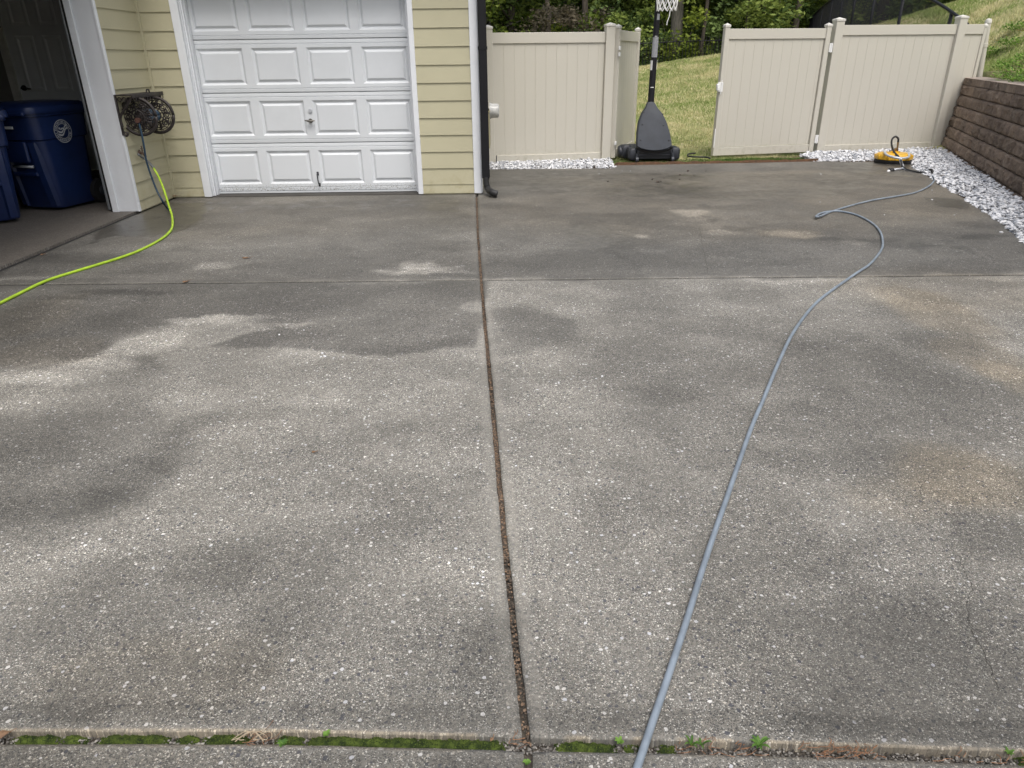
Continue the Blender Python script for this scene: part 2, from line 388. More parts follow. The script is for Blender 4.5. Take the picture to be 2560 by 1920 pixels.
# (polygon px, softness in px-ish metres, channel, amount)
POLYS = [
 ([(-400, 700), (1200, 700), (1206, 790), (1190, 870), (1100, 878), (1000, 893), (860, 878), (700, 862), (600, 868), (545, 850), (620, 832), (690, 815), (620, 800), (560, 790), (470, 805), (400, 822), (340, 850), (280, 880), (200, 905), (110, 925), (0, 935), (-400, 960)], .05, 'wet', .70),
 ([(-400, 1035), (0, 1010), (120, 1010), (330, 985), (470, 1010), (500, 1070), (470, 1140), (430, 1200), (340, 1262), (230, 1312), (110, 1343), (0, 1345), (-400, 1330)], .16, 'wet', .52),
 ([(1210, 780), (1300, 765), (1440, 800), (1450, 835), (1380, 868), (1290, 895), (1215, 890)], .09, 'wet', .5),
 ([(-300, 400), (3000, 300), (3000, 688), (1206, 698), (-300, 716)], .06, 'wet', .72),
 ([(1230, 430), (1500, 425), (1900, 430), (2200, 420), (2260, 470), (2000, 520), (1700, 500), (1400, 500), (1230, 480)], .3, 'wet', .85),
 ([(2300, 498), (2345, 490), (2420, 500), (2455, 515), (2420, 530), (2350, 520)], .08, 'wet', 1.),
 ([(2060, 405), (2330, 400), (2330, 450), (2150, 440), (2060, 420)], .15, 'wet', .9),
 ([(330, 500), (560, 500), (520, 560), (400, 600), (280, 600), (200, 640), (170, 610)], .18, 'wet', 1.),
 ([(500, 490), (1200, 490), (1190, 540), (800, 530), (540, 545)], .25, 'wet', .8),
 ([(1380, 540), (1600, 560), (1740, 640), (1600, 670), (1400, 640), (1330, 590)], .35, 'wet', .85),
 ([(2150, 560), (2450, 590), (2560, 660), (2200, 640)], .3, 'wet', .82),
 ([(1460, 690), (1600, 690), (2560, 690), (2560, 760), (2300, 740), (1900, 740), (1700, 790), (1480, 760)], .3, 'wet', .28),
]
BL = [  # cx, cy, rx, ry, channel, amount
 (1060, 672, 95, 9, 'tone', .45), (1045, 658, 45, 10, 'tone', .35), (1130, 680, 50, 5, 'tone', .3), (530, 669, 60, 6, 'tone', .22), (130, 690, 90, 8, 'tone', .15),
 (1975, 585, 60, 12, 'tone', .26), (2020, 594, 50, 6, 'tone', .2), (1975, 585, 80, 14, 'rust', .6), (2130, 607, 30, 6, 'tone', .22), (1580, 588, 22, 6, 'tone', .3), (1760, 560, 90, 10, 'tone', .12),
 (1740, 540, 90, 14, 'tone', .14), (2400, 570, 60, 10, 'tone', .1),
 (180, 925, 200, 34, 'tone', .30), (400, 850, 90, 30, 'tone', .24), (560, 795, 110, 9, 'tone', .45), (740, 805, 60, 7, 'tone', .30), (250, 905, 120, 14, 'tone', .3), (90, 945, 120, 14, 'tone', .25),
 (470, 905, 60, 40, 'tone', .14), (350, 920, 80, 40, 'tone', -.10),
 (1180, 770, 40, 16, 'tone', .25), (1420, 745, 130, 45, 'tone', .12), (1500, 720, 130, 16, 'tone', .12), (1820, 715, 150, 12, 'tone', .18),
 (1420, 900, 90, 30, 'tone', .13), (900, 960, 300, 60, 'tone', .12), (1150, 890, 60, 14, 'tone', .12), (1100, 1060, 200, 110, 'tone', .10), (1380, 1060, 130, 140, 'tone', .14), (1600, 1170, 150, 80, 'tone', .08),
 (1330, 1250, 100, 130, 'tone', .08), (1500, 1280, 260, 110, 'tone', .06), (420, 1330, 260, 40, 'tone', .10), (720, 1250, 260, 90, 'tone', .08), (1150, 1300, 180, 120, 'tone', .07),
 (700, 1060, 120, 50, 'tone', -.06), (500, 1070, 80, 50, 'tone', -.14), (540, 1430, 120, 60, 'tone', -.14), (1050, 985, 90, 25, 'tone', -.12), (960, 1090, 110, 50, 'tone', -.06),
 (1640, 985, 120, 28, 'tone', -.16), (1760, 960, 150, 60, 'tone', -.08), (1560, 905, 120, 40, 'tone', -.06), (1360, 960, 60, 20, 'tone', -.05),
 (1950, 900, 200, 70, 'tone', -.10), (2200, 940, 220, 130, 'tone', -.13), (2050, 1080, 260, 110, 'tone', -.13), (2350, 840, 130, 40, 'tone', -.10),
 (2260, 760, 50, 45, 'tone', .14), (2310, 720, 100, 16, 'tone', .10), (2330, 770, 110, 70, 'rust', .6), (2460, 890, 110, 60, 'rust', .5), (2520, 860, 60, 18, 'tone', .14), (2540, 950, 60, 50, 'tone', .22), (2540, 950, 60, 60, 'rust', .5),
 (2420, 1190, 190, 90, 'rust', .75), (2380, 1170, 150, 60, 'tone', .10), (2250, 1240, 160, 60, 'rust', .3), (2480, 1330, 120, 60, 'tone', -.12),
 (2100, 1400, 500, 220, 'tone', -.10), (2350, 1650, 400, 200, 'tone', -.08), (1900, 1700, 300, 140, 'tone', -.08), (1800, 1550, 160, 120, 'tone', -.06),
 (860, 1600, 420, 150, 'tone', -.05), (430, 1700, 300, 80, 'tone', -.10), (420, 1680, 320, 120, 'rust', .25), (1210, 1640, 90, 120, 'tone', -.12), (200, 1500, 220, 90, 'tone', -.06), (700, 1530, 120, 60, 'tone', -.04),
 (60, 1180, 200, 100, 'tone', -.04), (120, 770, 300, 40, 'tone', -.05), (900, 830, 300, 45, 'tone', .03), (90, 790, 90, 60, 'rust', .35), (120, 880, 160, 40, 'rust', .35),
 (1800, 520, 700, 70, 'rust', .55), (700, 530, 500, 60, 'rust', .30), (2200, 470, 300, 60, 'rust', .6), (2350, 720, 300, 60, 'rust', .3), (2540, 700, 80, 12, 'tone', .1), (1800, 450, 500, 25, 'rust', .5),
 (1280, 1750, 1700, 330, 'tone', -.13), (2350, 1000, 420, 330, 'tone', -.13), (1000, 800, 260, 60, 'tone', .16), (150, 1900, 400, 100, 'rust', .2), (60, 820, 300, 70, 'tone', -.12), (800, 600, 500, 40, 'tone', .12),
 (343, 905, 80, 26, 'tone', -.22), (482, 1052, 50, 30, 'tone', -.16), (640, 868, 70, 14, 'tone', -.12), (340, 1180, 120, 60, 'tone', -.10), (110, 950, 90, 26, 'tone', .2), (1060, 660, 60, 9, 'tone', .3),
 (300, 1375, 200, 22, 'tone', .12), (330, 1200, 130, 70, 'tone', -.12), (200, 1260, 160, 50, 'tone', -.14), (440, 1130, 60, 60, 'tone', -.12), (120, 1120, 180, 60, 'tone', -.06), (120, 1010, 200, 24, 'tone', .10), (1800, 780, 700, 90, 'tone', -.07), (1743, 533, 42, 11, 'tone', .22), (1725, 526, 40, 5, 'tone', .2), (1801, 579, 48, 8, 'tone', .2), (1850, 588, 60, 5, 'tone', .14), (1772, 515, 14, 8, 'tone', -.25), (1789, 548, 14, 14, 'tone', -.28), (1859, 570, 40, 5, 'tone', -.2), (2061, 599, 60, 4, 'tone', -.25), (2177, 602, 80, 6, 'tone', -.25), (2264, 614, 90, 8, 'tone', -.22),
 (1627, 545, 110, 34, 'tone', -.10), (1705, 452, 62, 9, 'rust', .9), (1720, 458, 50, 7, 'tone', .12), (1620, 470, 40, 5, 'tone', -.2), (1330, 500, 60, 14, 'tone', .15), (1350, 620, 60, 10, 'tone', .12), (1900, 640, 140, 12, 'tone', .12), (1560, 640, 14, 50, 'tone', -.12), (2480, 588, 120, 5, 'tone', -.3), (2430, 560, 90, 10, 'tone', -.15), (2500, 700, 90, 7, 'tone', .25), (2000, 700, 200, 5, 'tone', .2), (620, 610, 300, 14, 'tone', .14), (700, 500, 200, 8, 'tone', .18), (900, 560, 140, 16, 'tone', .12), (360, 560, 60, 20, 'tone', -.2), (200, 640, 160, 14, 'tone', -.2), (310, 730, 150, 6, 'tone', -.3), (150, 745, 160, 5, 'tone', -.2), (40, 702, 80, 5, 'tone', .25),
 (950, 600, 200, 30, 'tone', .06), (1620, 640, 160, 30, 'tone', .02), (1190, 640, 30, 60, 'tone', .10), (1560, 520, 130, 20, 'tone', .02), (1450, 610, 150, 40, 'tone', -.04),
]
BLG = [(*ell(*b[:4]), b[4], b[5]) for b in BL]
PLG = [(gpoly(p), s, c, a) for p, s, c, a in POLYS]
def stains(x, y):
    wx = x+(fbm(x*1.6, y*1.6, 3)-.5)*.22+(fbm(x*6, y*6, 5)-.5)*.18; wy = y+(fbm(x*1.6+9, y*1.6, 11)-.5)*.22+(fbm(x*6, y*6+3, 15)-.5)*.18
    near = np.clip(y/5., .25, 1); wx = wx+(fbm(x*22, y*22, 91)-.5)*.05; wy = wy+(fbm(x*22, y*22, 93)-.5)*.05
    wx = x+(wx-x)*near; wy = y+(wy-y)*near
    ch = {'tone': np.ones_like(x), 'wet': np.zeros_like(x), 'rust': np.full_like(x, .12), 'smooth': np.zeros_like(x)}
    dry = np.zeros_like(x)
    for cx, cy, ex, ey, c, a in BLG:
        r = np.sqrt(((wx-cx)/ex)**2+((wy-cy)/ey)**2); mk = 1-sst(.62, 1.22, r); ch[c] = ch[c]+a*mk
        if c == 'tone' and a >= .2: dry = np.maximum(dry, mk*min(1, a*2))
    for poly, s, c, a in PLG:
        d = sdist(wx, wy, poly)
        if c == 'wet' and s < .06: ch['tone'] = ch['tone']+.13*sst(-.16, -.02, d)*(d < .01)
        ch[c] = np.maximum(ch[c], a*sst(-s*.5, s, d)) if c == 'wet' else ch[c]+a*sst(-s*.5, s, d)
    ch['wet'] = ch['wet']*(1-.75*dry)
    n1 = fbm(x*1.1, y*1.5, 31, 5); n2 = fbm(x*2.6+5, y*3.4, 47, 5); ch['tone'] = ch['tone']*(.94+.12*sst(.40, .60, n1))*(1+.13*sst(.54, .60, n2)-.10*sst(.46, .40, n2))
    ch['tone'] = np.clip(1+(ch['tone']-1)*1.12, .3, 2.)
    # tooled margins next to the joints
    dj = np.minimum(np.abs(x-jc(y))-.012, 9); dn = np.abs(y-jn(x))-.015; df = np.abs(y-jf(x))-.009
    m = np.maximum(.6*(1-sst(.028, .042, dj)), .55*(1-sst(.006, .02, dn)))
    ch['smooth'] = np.maximum(m, .55*(1-sst(.05, .09, df))); ch['tone'] = ch['tone']+.08*(1-sst(.03, .045, dj))-.17*sst(.015, .03, dn)*(1-sst(.075, .095, dn))
    lip = (1-sst(.004, .011, dn))*(fbm(x*4, y*0+2, 41) > .42)
    ch['tone'] = ch['tone']+.28*lip; ch['rust'] = ch['rust']+.8*lip
    ch['smooth'] = np.maximum(ch['smooth'], .30*sst(5.5, 8.5, y)); ch['rust'] = np.clip(ch['rust']+.25*sst(6, 9, y)*sst(-1, 2, x), 0, 1)
    return ch
def slab(name, xl, xr, yn, yf, nu, nv, grade=1.0):
    u = np.linspace(0, 1, nu); v = np.linspace(0, 1, nv)**grade
    U_, V_ = np.meshgrid(u, v)
    y = yn(np.zeros_like(U_))+(yf(np.zeros_like(U_))-yn(np.zeros_like(U_)))*V_
    for _ in range(3):
        x = xl(y)*(1-U_)+xr(y)*U_; y = yn(x)*(1-V_)+yf(x)*V_
    rough = lambda a, s: (vnoise(a*38, a*0, s)-.5)*.002+(vnoise(a*9, a*0, s+2)-.5)*.002
    x[:, 0] += rough(y[:, 0], 1); x[:, -1] += rough(y[:, -1], 2); y[0] += rough(x[0], 3); y[-1] += rough(x[-1], 4)
    z = (fbm(x*2, y*2, 21)-.5)*.006
    ch = stains(x.ravel(), y.ravel())
    ed = np.zeros_like(z); z2 = z.copy()
    z2[0] -= .004; z2[-1] -= .004; z2[:, 0] -= .004; z2[:, -1] -= .004
    V = np.stack([x.ravel(), y.ravel(), z2.ravel()], 1)
    idx = np.arange(nu*nv).reshape(nv, nu)
    F = np.stack([idx[:-1, :-1].ravel(), idx[:-1, 1:].ravel(), idx[1:, 1:].ravel(), idx[1:, :-1].ravel()], 1)
    per = list(idx[0])+list(idx[1:, -1])+list(idx[-1, -2::-1])+list(idx[-2:0:-1, 0]); n0 = len(V)
    S = V[per].copy(); S[:, 2] = -.10; V = np.vstack([V, S]); m = len(per)
    SF = [(per[i], n0+i, n0+(i+1) % m, per[(i+1) % m]) for i in range(m)]
    at = {k: np.concatenate([a, a[per]]) for k, a in ch.items()}
    o = mesh(name, V, F.tolist()+SF, M_CONC, None, False, at)
    me = o.data; me.polygons.foreach_set('use_smooth', [True]*len(F)+[False]*m); me.update()
    return tag(o, kind='structure')
jL = lambda y: jc(y)-.0100; jR = lambda y: jc(y)+.0100
slab('driveway', LX, jL, lambda x: jf(x)+.009, lambda x: np.full_like(x, 8.52), 120, 120)
slab('driveway', jR, er, lambda x: jf(x)+.009, far_edge, 170, 170)
slab('driveway', LX, jL, lambda x: jn(x)+.016, lambda x: jf(x)-.009, 210, 210, 1.3)
slab('driveway', jR, er, lambda x: jn(x)+.016, lambda x: jf(x)-.009, 210, 210, 1.3)
slab('driveway', LX, jL, lambda x: np.full_like(x, -7.), lambda x: jn(x)-.017, 80, 240, .35)
slab('driveway', jR, er, lambda x: np.full_like(x, -7.), lambda x: jn(x)-.017, 80, 240, .35)
# joint floor
jb = MB(); jb.add([(-4.2, -7, -.028), (6, -7, -.028), (6, 10.8, -.028), (-4.2, 10.8, -.028)], [(0, 1, 2, 3)])
tag(jb.build('joint_bed', M_DIRT), kind='structure')

# ------------------------------------------------------------ terrain
class TPS:
    def __init__(s, P):
        P = np.array(P, float); s.c = P[:, :2]; n = len(P)
        K = s.U(np.linalg.norm(s.c[:, None]-s.c[None], axis=2))+np.eye(n)*.02; Q = np.hstack([np.ones((n, 1)), s.c])
        A = np.block([[K, Q], [Q.T, np.zeros((3, 3))]]); s.w = np.linalg.solve(A, np.concatenate([P[:, 2], np.zeros(3)]))
    def U(s, r): return np.where(r > 1e-9, r*r*np.log(np.maximum(r, 1e-9)), 0)*.01
    def __call__(s, x, y):
        sh = np.shape(x); x = np.ravel(x); y = np.ravel(y); out = np.empty(len(x))
        for i in range(0, len(x), 20000):
            a = x[i:i+20000]; b = y[i:i+20000]; r = np.sqrt((a[:, None]-s.c[:, 0])**2+(b[:, None]-s.c[:, 1])**2)
            out[i:i+20000] = s.U(r) @ s.w[:-3]+s.w[-3]+s.w[-2]*a+s.w[-1]*b
        return out.reshape(sh)
FARC = [(4.2, 25, 1.06), (6.75, 25, 1.44), (0, 22, .75), (-5, 22, .7), (-20, 22, .5), (4, 28, .9), (7, 28, 1.2), (0, 32, -.1), (5, 33, -.3), (10, 33, .4), (-10, 32, -.4), (-25, 32, -.5),
  (0, 45, -1), (15, 45, 0), (30, 45, 1), (-25, 45, -1), (10.17, 22, 2.12), (10.85, 20, 2.42), (11.4, 20, 2.6), (8.6, 18, 1.25), (14, 20, 3.3), (13, 28, 1.6), (10.5, 26, 1.6), (20, 25, 4.2), (40, 20, 7), (40, 40, 6)]
T_L = TPS(FARC+[(-20, 10.6, -.03), (-5, 10.6, -.03), (0, 10.6, -.03), (3, 10.6, -.03), (7, 10.6, -.03), (0, 12, .0), (2, 12, .02), (4, 12, .02), (6.5, 12, .02), (3, 15, .22), (6, 15, .32), (3, 19, .6), (6, 19, .8), (5, 22, .92), (-20, 15, .1), (0, 16, .3)])
T_H = TPS(FARC+[(7.3, 12.2, 1.04), (6.5, 10, 1.04), (6.05, 8.8, 1.04), (5.4, 7, 1.04), (4.3, 4, 1.04), (2.8, 0, 1.04), (.6, -6, 1.04), (7.8, 13, 1.0), (8.0, 15, 1.0), (9.3, 13, 2.0), (10.25, 16, 2.35), (8.3, 12, 1.62), (10.5, 12, 2.75), (8, 9, 1.85), (10, 9, 2.7), (7.5, 5, 2.1), (10, 4, 3), (14, 12, 3.8), (20, 12, 5), (6, 0, 2.2), (12, -4, 4), (40, 0, 7), (30, -8, 6), (20, 0, 5)])
def wline(y): return 7.056+(y-12.29)*.3695          # foot of the retaining wall
def hline(y): return wline(y)+.50
def zfar(x, y): return sst(48, 110, y)*9+sst(30, 90, np.abs(x-5))*3
def z_h(x, y): return T_H(np.clip(x, -25, 40), np.clip(y, -8, 46))+zfar(x, y)
def z_l(x, y):
    xx = np.clip(x, -25, 40); yy = np.clip(y, 10.6, 46)
    t = sst(3.5, 0, hline(y)-x)*sst(12.4, 15.5, y)
    return T_L(xx, yy)*(1-t)+T_H(xx, yy)*t+zfar(x, y)
def grid(name, X, Y, Z, m):
    nv, nu = X.shape; idx = np.arange(nu*nv).reshape(nv, nu)
    F = np.stack([idx[:-1, :-1].ravel(), idx[:-1, 1:].ravel(), idx[1:, 1:].ravel(), idx[1:, :-1].ravel()], 1)
    return tag(mesh(name, np.stack([X.ravel(), Y.ravel(), Z.ravel()], 1), F, m, None, True), kind='structure')
ys = np.concatenate([np.linspace(10.62, 14, 34), np.linspace(14.3, 29, 50)]); u = np.linspace(0, 1, 110)
Y_, U_ = np.meshgrid(ys, u, indexing='ij'); X_ = -24+(hline(Y_)+24)*U_**.7; grid('lawn', X_, Y_, z_l(X_, Y_)+(fbm(X_*2, Y_*2, 5)-.5)*.05*sst(11, 12, Y_), M_LAWN)
ys = np.linspace(29, 130, 60); Y_, U_ = np.meshgrid(ys, u, indexing='ij'); X_ = -90+(hline(Y_)+90)*U_**.7; grid('forest_floor', X_, Y_, z_l(X_, Y_), M_FFLOOR)
ys = np.concatenate([np.linspace(-10, 8, 40), np.linspace(8.3, 30, 70)]); Y_, U_ = np.meshgrid(ys, np.linspace(0, 1, 90), indexing='ij'); X_ = hline(Y_)+(80-hline(Y_))*U_**2.2; Z_ = z_h(X_, Y_)+(fbm(X_*1.5, Y_*1.5, 9)-.5)*.12*sst(0, .6, X_-hline(Y_)); Z_[:, 0] = np.where(Y_[:, 0] < 12.95, 1.02, Z_[:, 0]); grid('hillside', X_, Y_, Z_, M_LAWN)
ys = np.linspace(30, 130, 40); Y_, U_ = np.meshgrid(ys, np.linspace(0, 1, 50), indexing='ij'); X_ = hline(Y_)+(150-hline(Y_))*U_**1.6; grid('forest_floor', X_, Y_, z_h(X_, Y_), M_FFLOOR)
gb = MB(); gb.add([(-300, -300, -.14), (300, -300, -.14), (300, 10.9, -.14), (-300, 10.9, -.14)], [(0, 1, 2, 3)])
tag(gb.build('ground', M_SOIL), kind='structure')
sb = MB(); sb.add([(-.32, 10.2, -.02), (9, 10.2, -.02), (9, 12.6, -.02), (-.32, 12.6, -.02)], [(0, 1, 2, 3)]); sb.add([(2.0, -7, -.022), (3.9, -7, -.022), (7.6, 10.2, -.022), (5.4, 10.2, -.022)], [(0, 1, 2, 3)])
tag(sb.build('gravel_bed', M_SOIL), kind='structure')

# ------------------------------------------------------------ the house
HX0, HX1, HY = -3.85, -.33, 8.37
house = thing('house', (HX0, HY, 0), 0, 'khaki lap-sided house with white trim, a closed white garage door and an open garage wing', 'house')
ho = Vector(house.location); OFF = Matrix.Translation(-ho)
def hb(mb, name, m, parent=None, smooth=False):
    mb.v = [tuple(Vector(v)-ho) for v in mb.v]; return mb.build(name, m, parent or house, smooth)
def lap(mb, a, b, out, z1, z0=.015, first=.098, ex=.178, skip=0):
    a = Vector(a); b = Vector(b); o = Vector(out); z = z0; e = first; i = 0
    while z < z1:
        t = min(z+e, z1); k = (t-z)/ex
        p = [a+o*.016+Vector((0, 0, z)), b+o*.016+Vector((0, 0, z)), b+o*(.016-.012*k)+Vector((0, 0, t)), a+o*(.016-.012*k)+Vector((0, 0, t)),
             a+Vector((0, 0, z)), b+Vector((0, 0, z))]
        mb.add(p, [(0, 1, 2, 3), (4, 5, 1, 0)]); z = t; e = ex
WALLH = 2.75
def faceZ(z): return Vector((0, 0, z))
s = MB(); lap(s, (HX0, HY, 0), (-3.475, HY, 0), (0, -1, 0), WALLH); s.box(HX0-.1, -3.44, HY+.001, HY+.14, .0, WALLH); hb(s, 'siding', M_SID)
s = MB(); lap(s, (-.985, HY, 0), (-.40, HY, 0), (0, -1, 0), WALLH); s.box(-1.02, HX1-.001, HY+.001, HY+.14, .0, WALLH); hb(s, 'siding', M_SID)
s = MB(); lap(s, (-3.475, HY, 0), (-.985, HY, 0), (0, -1, 0), WALLH, 2.27, .178); s.box(-3.44, -1.02, HY+.001, HY+.14, 2.2, WALLH); hb(s, 'siding', M_SID)
s = MB(); lap(s, (HX0, 7.53, 0), (HX0, HY-.02, 0), (1, 0, 0), WALLH); s.box(HX0-.14, HX0-.001, 7.55, HY, .0, WALLH); hb(s, 'siding', M_SID)
s = MB(); lap(s, (HX0, 2.75, 0), (HX0, 7.53, 0), (1, 0, 0), WALLH, 2.3, .178); s.box(HX0-.14, HX0-.001, 2.7, 7.55, 2.2, WALLH); lap(s, (HX0, -.6, 0), (HX0, 2.55, 0), (1, 0, 0), WALLH); s.box(HX0-.14, HX0-.001, -.6, 2.55, 0, WALLH); hb(s, 'siding', M_SID)
s = MB(); lap(s, (HX1, HY+.1, 0), (HX1, 10.8, 0), (1, 0, 0), WALLH); s.box(HX1-.14, HX1-.001, HY+.14, 10.8, 0, WALLH); hb(s, 'siding', M_SID)
# inside corner strip and outer corner board
s = MB(); s.box(HX0+.001, HX0+.034, HY-.036, HY-.001, .01, WALLH, b=.003); hb(s, 'corner_strip', M_SID)
s = MB(); s.box(-.402, -.318, HY-.028, HY+.002, .012, WALLH, b=.003); s.box(HX1+.001, HX1+.022, HY+.004, HY+.09, .012, WALLH, b=.003); hb(s, 'corner_board', M_WHITE)
# trim around the single garage door
s = MB()
s.box(-3.488, -3.405, HY-.03, HY+.02, .01, 2.27, b=.003); s.box(-1.04, -.985, HY-.03, HY+.02, .01, 2.27, b=.003); s.box(-3.404, -1.041, HY-.03, HY+.02, 2.17, 2.27, b=.003)
s.box(-3.455, -3.40, HY+.022, 8.57, .01, 2.2, b=.003); s.box(-3.399, -3.382, HY+.10, HY+.16, .01, 2.16); s.box(-3.399, -3.385, HY+.045, HY+.06, .01, 2.16)
s.box(-1.05, -.99, HY+.022, 8.57, .01, 2.2, b=.003); s.box(-1.075, -1.052, HY+.13, HY+.16, .01, 2.16); hb(s, 'door_trim', M_WHITE)
s = MB(); s.box(-3.5, -.98, HY+.01, 8.75, -.08, .006); hb(s, 'threshold', simple('threshold_concrete', (.06, .055, .05), .9))
# garage door
DY = 8.555; DX0, DX1 = -3.425, -1.045
gd = MB(); gd.box(DX0, DX1, DY+.020, DY+.05, .02, 2.15); gd.box(DX0, DX1, DY-.004, DY+.0195, .012, .03); gdoor = hb(gd, 'garage_door', M_DOORW)
W = (DX1-DX0)/4
def door_section(z0, z1, m):
    mb = MB(); y = DY
    def rect(x0, x1, a, b, yy): return [(x0, yy, a), (x1, yy, a), (x1, yy, b), (x0, yy, b)]
    pz0, pz1 = z0+.082, z1-.082
    # stepped rails at bottom and top
    steps = [(z0+.004, y+.009), (z0+.008, y+.002), (z0+.038, y), (z0+.041, y+.005), (z0+.044, y+.005), (z0+.048, y)]
    tops = [(z1-.048, y), (z1-.044, y+.005), (z1-.041, y+.005), (z1-.038, y), (z1-.008, y+.002), (z1-.004, y+.009)]
    for L in (steps, tops):
        for (a, ya), (b, yb) in zip(L[:-1], L[1:]): mb.add([(DX0, ya, a), (DX1, ya, a), (DX1, yb, b), (DX0, yb, b)], [(0, 1, 2, 3)])
    mb.add(rect(DX0, DX1, z0+.048, pz0, y), [(0, 1, 2, 3)]); mb.add(rect(DX0, DX1, pz1, z1-.048, y), [(0, 1, 2, 3)])
    xs = DX0
    for i in range(4):
        x0 = DX0+i*W+.047; x1 = DX0+(i+1)*W-.047
        mb.add(rect(xs, x0, pz0, pz1, y), [(0, 1, 2, 3)]); xs = x1
        rings = []
        for ins, yy in ((0, y), (.006, y+.004), (.020, y+.0175), (.030, y+.0185), (.052, y+.003), (.056, y+.002)):
            rings.append(rect(x0+ins, x1-ins, pz0+ins, pz1-ins, yy))
        mb.loft(rings, caps=False); mb.add(rings[-1], [(0, 1, 2, 3)])
    mb.add(rect(xs, DX1, pz0, pz1, y), [(0, 1, 2, 3)])
    hb(mb, 'door_section', m, gdoor)
for i in range(4): door_section(.03+i*.533 if i else .03, .03+(i+1)*.533-(0 if i else 0), M_DOORB if i == 0 else M_DOORW)
a = AY(775, 277, DY-.01)
s = MB(); s.cyl((a.x, DY-.001, a.z), (a.x, DY-.012, a.z), .024, .021, 16); s.box(a.x-.003, a.x+.003, DY-.0135, DY-.012, a.z-.009, a.z+.009); hb(s, 'lock', M_STEEL, gdoor, 40)
a = AY(776, 302, DY-.01)
s = MB(); s.cyl((a.x, DY-.001, a.z), (a.x, DY-.01, a.z), .024, .02, 14); s.cyl((a.x, DY-.01, a.z), (a.x, DY-.035, a.z), .01, .009, 10)
s.tube([(a.x-.055, DY-.036, a.z+.006), (a.x-.02, DY-.04, a.z), (a.x+.02, DY-.04, a.z), (a.x+.055, DY-.036, a.z+.004)], [.006, .011, .011, .006], 8); hb(s, 'handle', simple('tarnished_steel', (.20, .19, .17), .4, .9), gdoor, 40)
a = AY(794, 434, DY-.01); b = AY(799, 462, DY-.01)
s = MB(); s.box(a.x-.012, a.x+.012, DY-.008, DY-.001, a.z-.02, a.z+.02, b=.003); s.box(b.x-.012, b.x+.012, DY-.008, DY-.001, b.z-.015, b.z+.02, b=.003)
s.tube(spline([(a.x, DY-.006, a.z), (a.x, DY-.04, a.z-.01), (b.x, DY-.042, b.z+.02), (b.x, DY-.006, b.z+.005)], 5), .0065, 8); hb(s, 'lift_handle', simple('dark_steel', (.07, .07, .08), .4, .8), gdoor, 40)
# open garage wing: jamb, track, interior
s = MB(); s.box(-4.04, -3.852, 7.50, 7.549, .012, 2.25, b=.004); s.box(-3.852, -3.828, 7.488, 7.53, .012, 2.3, b=.004); s.box(-4.105, -4.041, 7.478, 7.547, .012, 2.2, b=.004)
s.box(-3.851, -3.828, 2.72, 7.487, 2.2, 2.3); s.box(-3.99, -3.852, 2.551, 2.73, .01, 2.25); hb(s, 'garage_frame', M_WHITE)
s = MB(); s.box(-4.128, -4.107, 7.49, 7.53, .01, 2.15, b=.004); hb(s, 'door_seal', M_BLKP)
s = MB(); s.box(-4.172, -4.166, 7.53, 7.59, .03, 2.15); s.box(-4.165, -4.110, 7.58, 7.586, .03, 2.15); s.tube([(-4.15, 7.52, .03), (-4.15, 7.52, 2.15)], .008, 8); hb(s, 'door_track', simple('galvanised_track', (.30, .32, .34), .35, .3), None, 40)
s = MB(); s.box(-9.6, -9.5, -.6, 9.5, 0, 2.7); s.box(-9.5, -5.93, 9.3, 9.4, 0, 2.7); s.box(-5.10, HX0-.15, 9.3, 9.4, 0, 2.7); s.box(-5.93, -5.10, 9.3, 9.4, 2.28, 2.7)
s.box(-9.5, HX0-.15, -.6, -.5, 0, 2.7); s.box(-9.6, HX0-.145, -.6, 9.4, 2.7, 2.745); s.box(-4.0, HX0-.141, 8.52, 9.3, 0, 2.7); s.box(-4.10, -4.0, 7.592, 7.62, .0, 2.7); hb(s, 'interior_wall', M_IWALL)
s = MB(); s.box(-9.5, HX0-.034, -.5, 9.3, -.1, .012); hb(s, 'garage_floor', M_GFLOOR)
dd = MB(); dd.box(-5.86, -5.12, 9.30, 9.335, .2, 2.22)
idoor = hb(dd, 'entry_door', M_IDOOR)
s = MB()
for x0, x1 in ((-5.76, -5.54), (-5.44, -5.22)):
    for z0, z1 in ((.38, 1.0), (1.12, 1.72), (1.82, 2.12)):
        rr = []
        for ins, yy in ((0, 9.2995), (.012, 9.290), (.03, 9.290), (.045, 9.2975)): rr.append([(x0+ins, yy, z0+ins), (x1-ins, yy, z0+ins), (x1-ins, yy, z1-ins), (x0+ins, yy, z1-ins)])
        s.loft(rr, caps=False); s.add(rr[-1], [(0, 1, 2, 3)])
hb(s, 'door_panel', simple('door_moulding', (.66, .68, .70), .45, var=.04), idoor)
a = AY(57, 220, 9.27)
s = MB(); s.cyl((a.x, 9.299, a.z), (a.x, 9.285, a.z), .032, .03, 16); s.tube([(a.x, 9.285, a.z), (a.x, 9.25, a.z), (a.x+.03, 9.24, a.z), (a.x+.11, 9.245, a.z-.012)], [.012, .013, .012, .008], 10); hb(s, 'handle', M_BLK, idoor, 40)
s = MB(); s.box(-5.95, -5.865, 9.27, 9.31, .2, 2.30); s.box(-5.115, -5.03, 9.27, 9.31, .2, 2.30); s.box(-5.864, -5.116, 9.27, 9.31, 2.225, 2.30); hb(s, 'door_casing', simple('interior_trim', (.6, .59, .56), .5))
s = MB(); s.box(-6.2, -4.9, 8.95, 9.3, .013, .2, b=.01); hb(s, 'step', M_GFLOOR)
s = MB(); s.box(HX0-.0335, HX0+.0045, 2.7, 7.49, -.05, -.008); hb(s, 'threshold_strip', M_BLKP)
